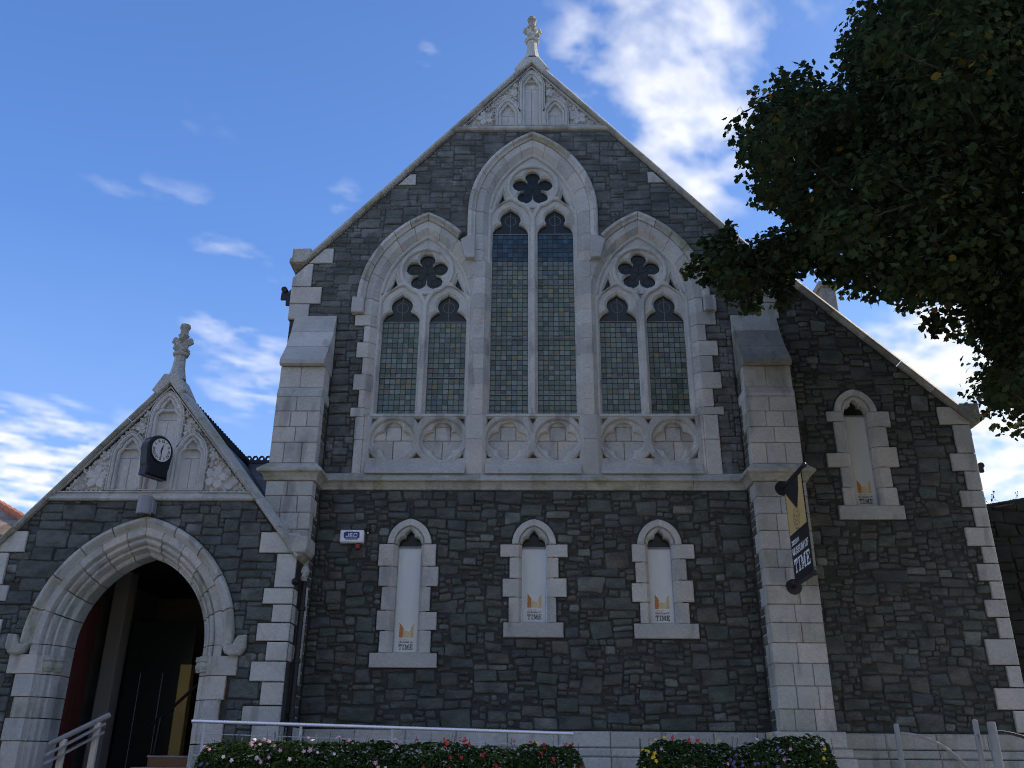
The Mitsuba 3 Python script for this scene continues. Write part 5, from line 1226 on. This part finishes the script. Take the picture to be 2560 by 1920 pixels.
# ------------------------------------------------------------------ the tree
TR = thing('tree', 'large broad-leaved tree with dark backlit foliage overhanging the church from the right', 'tree')
CL = np.array([(2.73,-2.60,9.48,0.2),(2.90,-2.70,9.59,0.24),(3.00,-2.60,9.33,0.24),(3.16,-2.80,9.77,0.28),(3.24,-2.80,9.35,0.34),(3.39,-2.70,9.01,0.3),(3.52,-3.00,9.46,0.36),(3.65,-2.80,8.73,0.28),(3.80,-3.00,9.10,0.4),(3.38,-3.00,10.01,0.2),(3.05,-2.80,9.91,0.2),(3.95,-3.20,9.52,0.4),(4.14,-3.00,8.75,0.3),(4.21,-3.20,9.16,0.4),(6.68,-6.73,9.29,1.1),(7.02,-5.83,13.69,1.1),(8.6,-4.91,12.66,1.1),(6.05,-4.87,12.63,1.1),(7.89,-6.76,12.27,1.1),(9.41,-3.26,10.24,1.1),(8.06,-2.71,9.29,1.1),(6.81,-3.17,11.2,1.1),(5.89,-2.4,9.96,1.1),(7.51,-2.4,14.75,1.1),(5,-2.59,12.06,1.1),(9.1,-2.4,7.2,1.1),(6.73,-4.29,8.15,1.1),(8.81,-2.4,13.57,1.1),(5.18,-6.25,8.79,1.1),(6.38,-5.81,8.8,1.1),(7.66,-5.5,7.06,1.1),(4.34,-4.64,10.5,1.1),(11.09,-2.4,15.53,1.1),(11.45,-2.4,17.06,1.1),(7.74,-2.4,11.43,1.1),(9.51,-5.06,14.43,1.1),(9.05,-2.79,15.33,1.1),(9.08,-2.4,11.85,1.1),(5.28,-7.18,10.63,1.1),(6.61,-6.9,12.22,1.1),(9.56,-4.49,12.2,1.1),(9.57,-3.33,14.23,1.1),(7.67,-3.97,7.04,1.1),(6.51,-2.59,12.1,1.1),(9.37,-3.39,12.52,1.1),(7.97,-5.83,13.49,1.1),(7.77,-6.19,10.57,1.1),(6.93,-2.4,13.34,1.1),(5.41,-4.06,10.37,1.1),(6.43,-3.88,9.26,1.1),(6.54,-5.92,11.91,1.1),(5.28,-4.61,9.3,1.1),(11.91,-2.4,18.09,1.1),(8.1,-2.4,7.44,1.1),(11.21,-2.4,13.65,1.1),(8.93,-2.89,8.56,1.1),(7.86,-5.07,15.08,1.1),(8.84,-5.6,13.96,1.1),(7.15,-3.84,13.81,1.1),(6.51,-6.22,7.69,1.1),(5.23,-7.24,9.58,1.1),(7.7,-5.98,8.26,1.1),(8.11,-4.29,11.33,1.1),(9.5,-4.99,13.36,1.1),(6.66,-7.49,8.04,1.1),(10.14,-4.03,15.07,1.1),(7.35,-4.63,12.97,1.1),(8.52,-3.93,12.85,1.1),(8.32,-3.37,10.65,1.1),(6.7,-5.44,10.49,1.1),(8.92,-2.4,16.32,1.1),(5.07,-5.4,10.33,1.1),(7.7,-3.48,11.75,1.1),(7.38,-3.73,15.21,1.1),(8.51,-4.46,8.49,1.1),(5.8,-5.84,9.66,1.1),(6.46,-4.53,10.14,1.1),(6.25,-4.09,11.29,1.1),(8.77,-4.22,10,1.1),(6.23,-3.61,12.38,1.1),(7.78,-3.62,8.03,1.1),(10.12,-3.24,17.01,1.1),(6.82,-6.74,6.82,1.1),(7.72,-2.91,13.81,1.1),(7.71,-5.15,9.12,1.1),(7.82,-4.82,10.54,1.1),(9.74,-2.4,17.42,1.1),(8.65,-4.59,15.34,1.1),(10.57,-2.4,16.63,1.1),(7.93,-4,9.45,1.1),(10.22,-2.4,14.05,1.1),(5.12,-6.24,7.74,1.1),(8.35,-2.4,10.46,1.1),(5.63,-2.89,11.22,1.1),(7.26,-4.82,9.8,0.75),(8.67,-3.98,16.19,0.75),(7.49,-4.86,7.92,0.75),(5.71,-4.64,10.86,0.75),(7.18,-2.05,10.74,0.75),(7.18,-2.99,10.03,0.75),(5.44,-2.05,11.76,0.75),(10.44,-2.94,12.91,0.75),(5.7,-6.35,11.23,0.75),(5.27,-4.59,8.46,0.75),(6.91,-6.46,10.54,0.75),(9.94,-2.05,14.7,0.75),(8.94,-5.18,14.94,0.75),(11.42,-2.48,14.79,0.75),(8,-3.66,14.37,0.75),(6.9,-4.6,6.5,0.75),(6,-2.05,13.28,0.75),(4.47,-3.76,12.11,0.75),(8.05,-2.93,8.1,0.75),(6.33,-2.8,13.57,0.75),(8.64,-4.85,9.54,0.75),(7.91,-4.09,6.3,0.75),(4.84,-3.52,9.83,0.75),(8.47,-2.12,14.72,0.75),(8.86,-2.05,8.49,0.75),(6.28,-3.89,13.59,0.75),(11.03,-2.05,12.74,0.75),(5,-2.7,10.17,0.75),(5.9,-3.56,10.83,0.75),(6.02,-5.32,11.25,0.75),(9.4,-3.84,11.24,0.75),(6.69,-2.05,9.96,0.75),(9.18,-3.09,9.46,0.75),(8.09,-2.55,15.99,0.75),(6.62,-5.41,7.54,0.75),(6.62,-5.01,8.58,0.75),(4.59,-3.83,10.51,0.75),(4.22,-5.89,8.81,0.75),(9.34,-2.05,8.96,0.75),(5.06,-3.96,11.4,0.75),(5.58,-2.75,12.72,0.75),(10.16,-2.05,9.5,0.75),(10.74,-4.15,15.76,0.75),(8.75,-3.62,7.59,0.75),(5.61,-5.33,8.14,0.75),(7.46,-5.02,11.55,0.75),(9.03,-2.43,14.57,0.75),(5.27,-2.05,12.58,0.75),(9,-4.07,13.68,0.75),(8.78,-2.61,9.72,0.75),(7.8,-3.23,12.47,0.75),(4.34,-5.15,8.52,0.75),(8.48,-2.62,17.31,0.75),(7.54,-3.71,10.97,0.75),(8.02,-3.5,16.23,0.75),(8.25,-2.05,13.13,0.75),(9.67,-2.05,7.82,0.75),(9.31,-2.05,18.6,0.75),(5.83,-4.19,12.91,0.75),(9.93,-4.76,15.02,0.75),(7.59,-4.68,13.99,0.75),(10.71,-3.11,16.04,0.75),(10.03,-2.05,12.53,0.75),(8.09,-3.15,15.12,0.75),(6.5,-5.6,6.3,0.75),(7.53,-3.09,8.9,0.75),(7.77,-4.44,12.06,0.75),(7.12,-5.23,12.32,0.75),(8.01,-5.42,12.75,0.75),(6.86,-2.05,11.57,0.75),(9.68,-2.05,11.07,0.75),(9.45,-2.05,14.17,0.75),(10.11,-2.05,15.64,0.75),(5.61,-6.72,11.83,0.75),(8.74,-2.05,11.12,0.75),(11.49,-2.05,18.7,0.75),(5.18,-2.05,13.43,0.75),(5.57,-4.07,8.77,0.75),(9.62,-3.62,15.63,0.75),(7.98,-3.4,6.58,0.75),(8.81,-3.71,11.69,0.75),(5.97,-5.64,12.86,0.75),(8.27,-5.38,11.43,0.75),(7.85,-2.05,8.94,0.75),(8.76,-3.25,13.2,0.75),(3.99,-3.91,10.9,0.75),(9.11,-4.56,11.16,0.75),(6.98,-3.72,12.3,0.75),(7.45,-3.64,10.19,0.75),(6.59,-4.99,11.4,0.75),(7.88,-2.44,12.09,0.5),(7.03,-5.18,8.17,0.5),(10.84,-1.8,11.86,0.5),(10.18,-2.96,16.21,0.5),(7.51,-4.4,14.74,0.5),(6.44,-4.91,6.43,0.5),(9.21,-2.47,7.97,0.5),(8.51,-4.8,14.28,0.5),(9.52,-2.55,10.01,0.5),(3.7,-5.09,9.42,0.5),(4.46,-3.54,9.35,0.5),(7.14,-4.25,14.41,0.5),(4.71,-3,9.89,0.5),(8.8,-4.8,11.47,0.5),(7.27,-4.76,8.49,0.5),(8.16,-4.5,9.07,0.5),(9.35,-4.36,13.44,0.5),(3.43,-6.28,9.44,0.5),(5.17,-2.24,10.33,0.5),(3.56,-4.4,10.99,0.5),(9.64,-4.33,14.09,0.5),(10.61,-3.26,14.92,0.5),(3.45,-3.5,8.81,0.5),(3.85,-2.74,9.4,0.5),(10.09,-2.53,15.93,0.5),(5.36,-5.7,7.74,0.5),(10.32,-4.17,14.38,0.5),(9.31,-3.87,16.53,0.5),(4.88,-3.48,11.81,0.5),(8.98,-3.33,15.94,0.5),(6.33,-4.09,8.68,0.5),(4.37,-2.47,9.88,0.5),(9.02,-3.53,9.86,0.5),(6.48,-5.44,13.74,0.5),(6.45,-4.68,7.35,0.5),(8.59,-4.01,12.25,0.5),(5.25,-4.91,11.21,0.5),(8.16,-3.05,11.65,0.5),(4.07,-3.77,9.08,0.5),(8.6,-3.55,12.11,0.5),(4.03,-5.1,11.08,0.5),(6.43,-5.14,9.48,0.5),(10.43,-3.61,13.87,0.5),(4.88,-6.66,8.07,0.5),(8.06,-1.8,9.89,0.5),(11.55,-2.84,15.78,0.5),(6.18,-7.61,12.02,0.5),(8.61,-3.62,8.15,0.5),(8.69,-1.8,11.62,0.5),(10.81,-2.43,12.35,0.5),(8.36,-5.01,10.26,0.5),(8.56,-4.22,10.74,0.5),(8.38,-5.24,14.8,0.5),(8.32,-3.46,6.99,0.5),(7.14,-3.74,7.95,0.5),(4.91,-4.34,9.82,0.5),(8.91,-1.89,18.04,0.5),(4.86,-4.63,8.17,0.5),(6.81,-5.18,13.9,0.5),(3.1,-6.76,8.93,0.5),(4.94,-4.37,10.73,0.5),(8.55,-3.97,15.55,0.5),(9.3,-3.35,16.23,0.5),(7.29,-3.06,7.08,0.5),(4.31,-2.88,11.52,0.5),(7.02,-6.24,11.31,0.5),(5.63,-4.52,9.85,0.5),(7.29,-6.19,9.57,0.5),(6.64,-5.3,6.95,0.5),(8.78,-2.4,12.52,0.5),(7.38,-5.6,8.77,0.5),(5.13,-5.23,11.64,0.5),(3.42,-2.98,9.43,0.5),(10.8,-1.8,13.34,0.5),(4.15,-5.18,10.2,0.5),(4.24,-2.78,11.96,0.5),(5.78,-4.55,13.27,0.5),(7.2,-5.56,6.21,0.5),(4.32,-3.09,9.53,0.5),(6.29,-2.73,10.99,0.5),(7.72,-6.79,10.29,0.5),(6.73,-6.68,8.39,0.5),(8.27,-4.19,6.71,0.5),(5.9,-4.23,12.33,0.5),(10.95,-2.92,17.76,0.5),(4.42,-5.75,8.29,0.5),(7.57,-4.94,6.93,0.5),(7.85,-3.81,13.11,0.5),(9.16,-3.61,14.95,0.5),(6.76,-3.34,13.32,0.5),(6.74,-5.03,13.14,0.5),(4.97,-5.39,9.27,0.5),(5.48,-2.22,11.01,0.5),(4.9,-3.46,9.27,0.5),(5.82,-6.23,8.46,0.5),(7.98,-4.37,12.82,0.5),(4.45,-4.37,11.88,0.5),(9.68,-3.9,14.43,0.5),(8.23,-4.97,8.32,0.5),(10.27,-1.8,10.38,0.5),(11.4,-1.8,16.52,0.5),(7.94,-4.26,8.02,0.5),(8.57,-1.8,16.11,0.5),(6.36,-4.15,12.92,0.5),(7.99,-3.83,13.53,0.5),(8.13,-4.65,13.13,0.5),(5.25,-4.73,10.63,0.5),(6.43,-5.32,12.72,0.5),(6.65,-4.7,9,0.5),(6.81,-4.51,12.39,0.5),(7.52,-3.11,7.74,0.5),(6.81,-4.32,11.66,0.5),(7.54,-4.42,5.94,0.5),(7.84,-5.61,11.81,0.5),(7.91,-2.84,16.9,0.5),(7.44,-4.62,6.63,0.5),(5.34,-3.05,10.36,0.5),(4.74,-6.67,10.58,0.5),(8.04,-2.1,15.33,0.5),(3.83,-6.71,7.62,0.5),(7.55,-4.49,11.3,0.5),(6.47,-5.64,5.6,0.5),(7.16,-3.93,7.53,0.5),(5.33,-3.22,9.06,0.5),(9.85,-1.97,17.01,0.5),(8.82,-3.12,10.19,0.5),(3.94,-2.44,9.7,0.5),(9.05,-4.61,14.71,0.5),(6.76,-4.3,9.53,0.5),(7.29,-6.52,12.13,0.5),(10.28,-1.85,11.49,0.32),(5.04,-3.85,10.87,0.32),(8.47,-4.13,13.82,0.32),(7,-5.53,9.74,0.32),(8.51,-5.3,10.68,0.32),(9.16,-5.04,13.69,0.32),(4.29,-2.29,10.16,0.32),(10.09,-2.89,13.57,0.32),(8.57,-3.92,14.94,0.32),(4.45,-5.29,9.63,0.32),(3.24,-6.15,8.75,0.32),(9.76,-2.7,12.54,0.32),(6.14,-2.42,13.03,0.32),(7.51,-4.26,8.74,0.32),(8.3,-5.78,14.19,0.32),(4.96,-5.09,8.8,0.32),(5.84,-6.22,10,0.32),(8.49,-3.16,8.15,0.32),(6.46,-2.67,8.96,0.32),(4.21,-2.36,11.21,0.32),(7.3,-2.51,9.26,0.32),(8.62,-1.7,6.99,0.32),(8.85,-1.73,13.62,0.32),(10.32,-2.98,12.52,0.32),(9.03,-2.64,15.89,0.32),(3.43,-2.68,9.1,0.32),(6.55,-2.95,8.94,0.32),(6.63,-3.48,15.22,0.32),(10.39,-4.42,15.94,0.32),(5.62,-5.09,8.61,0.32),(3.04,-3.64,9.01,0.32),(5.16,-4.59,10.29,0.32),(9.11,-3.14,7.59,0.32),(4.42,-4.54,9.51,0.32),(5.26,-3.03,12.33,0.32),(6.23,-4.98,8.7,0.32),(7.87,-5.56,11.13,0.32),(7.35,-3.43,8.54,0.32),(6.58,-2.18,9.1,0.32),(6.85,-5.84,10.74,0.32),(10.9,-2.75,16.26,0.32),(3.68,-4.79,10.77,0.32),(5.09,-5.77,11.72,0.32),(4.13,-5.92,10.15,0.32),(4.97,-3.08,9.23,0.32),(8.36,-1.62,15.67,0.32),(5.75,-5.92,5.86,0.32),(5.95,-3.17,13.96,0.32),(4.29,-3.66,10.11,0.32),(7.61,-4.3,7.51,0.32),(7.68,-5.73,12.08,0.32),(8.35,-3.91,8.01,0.32),(5.56,-5.44,7.46,0.32),(3.86,-3.15,9.03,0.32),(6.7,-3.19,14.47,0.32),(5.81,-5.35,7.64,0.32),(4.06,-3.42,9.48,0.32),(10.01,-3.75,16.98,0.32),(7.89,-5.38,13.98,0.32),(6.97,-5.42,10.93,0.32),(4.71,-3.17,9.61,0.32),(4.29,-2.85,10.74,0.32),(8.58,-3.09,13.72,0.32),(9.33,-4.29,10.59,0.32),(3.33,-3.15,9.12,0.32),(6.89,-5.9,5.33,0.32),(7.13,-5.15,5.58,0.32),(6.5,-5.5,13.3,0.32),(6.36,-3.35,8.09,0.32),(7.6,-4.11,13.13,0.32),(7.85,-3.18,7.23,0.32),(4.25,-6.83,8.33,0.32),(9.34,-1.88,8.4,0.32),(5.73,-4.52,11.25,0.32),(6.36,-5.92,10.55,0.32),(7.07,-4.54,13.76,0.32),(10.02,-1.62,17.19,0.32),(7.69,-4.09,15.43,0.32),(4.14,-6.45,9.66,0.32),(4.95,-3.24,12.41,0.32),(6.62,-4.7,7.83,0.32),(7.74,-5.15,11.83,0.32),(8.52,-3.26,14.55,0.32),(6.67,-4.85,6.9,0.32),(9.54,-4.21,12.86,0.32),(4.36,-3.11,10.53,0.32),(4.89,-2.46,11.54,0.32),(7.73,-4.95,13.64,0.32),(5.31,-5.52,11.31,0.32),(4.74,-2.54,9.73,0.32),(4.85,-2.23,10.93,0.32),(9.69,-4.07,15.78,0.32),(7.65,-2.85,10.07,0.32),(8.62,-3.36,9.69,0.32),(7.37,-6.64,10.63,0.32),(9.85,-3.85,11.59,0.32),(4.99,-5.38,7.65,0.32),(5.86,-3.79,10.27,0.32),(6.54,-4.03,10.64,0.32),(3.64,-2.6,9.69,0.32),(3.76,-5.38,8.82,0.32),(10.58,-3.35,17.45,0.32),(9.06,-3.7,8.87,0.32),(5.79,-4.73,9.01,0.32),(7.66,-3.61,9.1,0.32),(8.32,-3.95,10.91,0.32),(6.46,-3.08,10.44,0.32),(8.62,-3.41,13.63,0.32),(5.47,-4.86,10.37,0.32),(4.9,-3.5,10.28,0.32),(5.18,-2.58,9.47,0.32),(8.16,-3.61,9.67,0.32),(11.6,-2.94,17.7,0.32),(3.52,-2.3,9.9,0.32),(3.77,-5.44,10.58,0.32),(5.61,-3.68,8.58,0.32),(7.07,-5.02,10.6,0.32),(4.15,-7.91,9.38,0.32),(5.37,-2.5,10.64,0.32),(4.52,-4.84,9.72,0.32),(3.85,-3.47,9.21,0.32),(9.55,-4.79,12.7,0.32),(10.45,-2.52,11.75,0.32),(4.19,-2.72,9.38,0.32),(3.9,-2.71,11.87,0.32),(7.34,-5.6,7.8,0.32),(7.31,-5.01,10.93,0.32),(7.03,-6.07,10.11,0.32),(7.98,-2.87,7.32,0.32),(4.99,-3.17,10.45,0.32),(8.46,-5.37,13.17,0.32),(3.57,-5.07,10.83,0.32),(9.62,-2.77,17.72,0.32),(6.36,-2.7,10.31,0.32),(9.26,-2.98,13.42,0.32),(7.4,-3.25,15.38,0.32),(8.38,-4.77,14.95,0.32),(5.89,-4.87,12.16,0.32),(6.51,-6.65,13.41,0.32),(8.83,-3.83,15.26,0.32),(3.37,-2.76,9.7,0.32),(7.47,-2.94,11.26,0.32),(8.31,-4.41,12.82,0.32),(3.08,-4.13,8.35,0.32),(3.98,-4.02,10.11,0.32),(4.53,-2.76,9.54,0.32),(7.06,-2.43,16.44,0.32),(7.58,-4.05,8.45,0.32),(5.24,-4.99,9.95,0.32),(8.32,-2.97,6.31,0.32)], float)
r = np.random.default_rng(12)
trunk = np.array([(10.6, -4.2, 0), (10.5, -4.25, 2.5), (10.45, -4.2, 5.0), (10.2, -4.3, 8.0), (9.9, -4.3, 11.0), (9.6, -4.4, 14.5), (9.5, -4.4, 17.5)])
put(TR + '__trunk', tube(trunk, [.42, .34, .30, .25, .19, .11, .04], 14), 'bark', smooth=40)
big_c = [c for c in CL if c[3] > .6]
def axis_at(z): return np.array([np.interp(z, trunk[:, 2], trunk[:, k]) for k in range(3)])
for c in big_c[::5]:
    z0 = max(4.5, c[2] - .75 * np.hypot(c[0] - 10, c[1] + 4.3)); s0 = axis_at(z0); d = c[:3] - s0
    pts = [s0 + d * t + np.array([0, 0, .5 * math.sin(t * math.pi) * .8]) + r.normal(0, .06, 3) * (0 < t < 1) for t in np.linspace(0, 1, 6)]
    put(TR + '__branch', tube(pts, np.linspace(.10, .018, 6), 7), 'bark', smooth=40)
tw = []
for c in CL:
    near = sorted((np.linalg.norm(c[:3] - b_[:3]), k) for k, b_ in enumerate(CL) if b_[3] > c[3] * 1.08 or (b_[3] >= c[3] and b_[0] > c[0] + .1))
    if near and near[0][0] < 1.3:
        k = CL[near[0][1]]
        tw.append(tube([k[:3], (k[:3] + c[:3]) / 2 + r.normal(0, .05, 3), c[:3]], [.018, .012, .007], 5, False))
    for _ in range(5):
        d = r.normal(0, 1, 3); d /= np.linalg.norm(d)
        tw.append(tube([c[:3], c[:3] + d * c[3] * .95], [.008, .003], 4, False))
put(TR + '__twigs', join(tw), 'bark', kind='stuff')
# a five-lobed leaf, slightly folded along its rib
lob = [(0, -.42), (.16, -.46), (.30, -.30), (.52, -.18), (.40, .02), (.46, .26), (.24, .24), (.16, .36), (0, .58)]
LV = np.array([(0, -.1, .02)] + [(x, y, -.22 * abs(x)) for x, y in lob] + [(-x, y, -.22 * abs(x)) for x, y in lob[-2:0:-1]])
m_ = len(LV) - 1
LF = np.array([(0, 1 + i, 1 + (i + 1) % m_) for i in range(m_)])
cen, nor = [], []
for c in CL:
    n = int(390 * c[3] ** 2 + 60 * c[3]) + 20
    d = r.normal(0, 1, (n, 3)); d /= np.linalg.norm(d, axis=1, keepdims=True)
    rad = c[3] * (1 - .66 * r.random(n) ** 1.4) * (.68 + .42 * meshkit.noise(d * 2.6 + c[:3], 3))
    cen.append(c[:3] + d * rad[:, None] * [1, 1, .92]); nor.append(d * .7 + [0, 0, .75])
cen, nor = np.vstack(cen), np.vstack(nor); n = len(cen)
k = r.random((n, 1))
col = np.where(k < .965, np.array([[.040, .060, .026]]) * r.uniform(.6, 1.5, (n, 1)), np.where(k < .98, np.array([[.14, .10, .022]]) * r.uniform(.6, 1.3, (n, 1)), np.array([[.05, .036, .022]]) * r.uniform(.6, 1.3, (n, 1))))
v, f, cc = leaves(r, cen, nor, r.uniform(.072, .13, n), col, LV, LF)
put(TR + '__crown', (v, f), 'leaf', color=cc, kind='stuff')
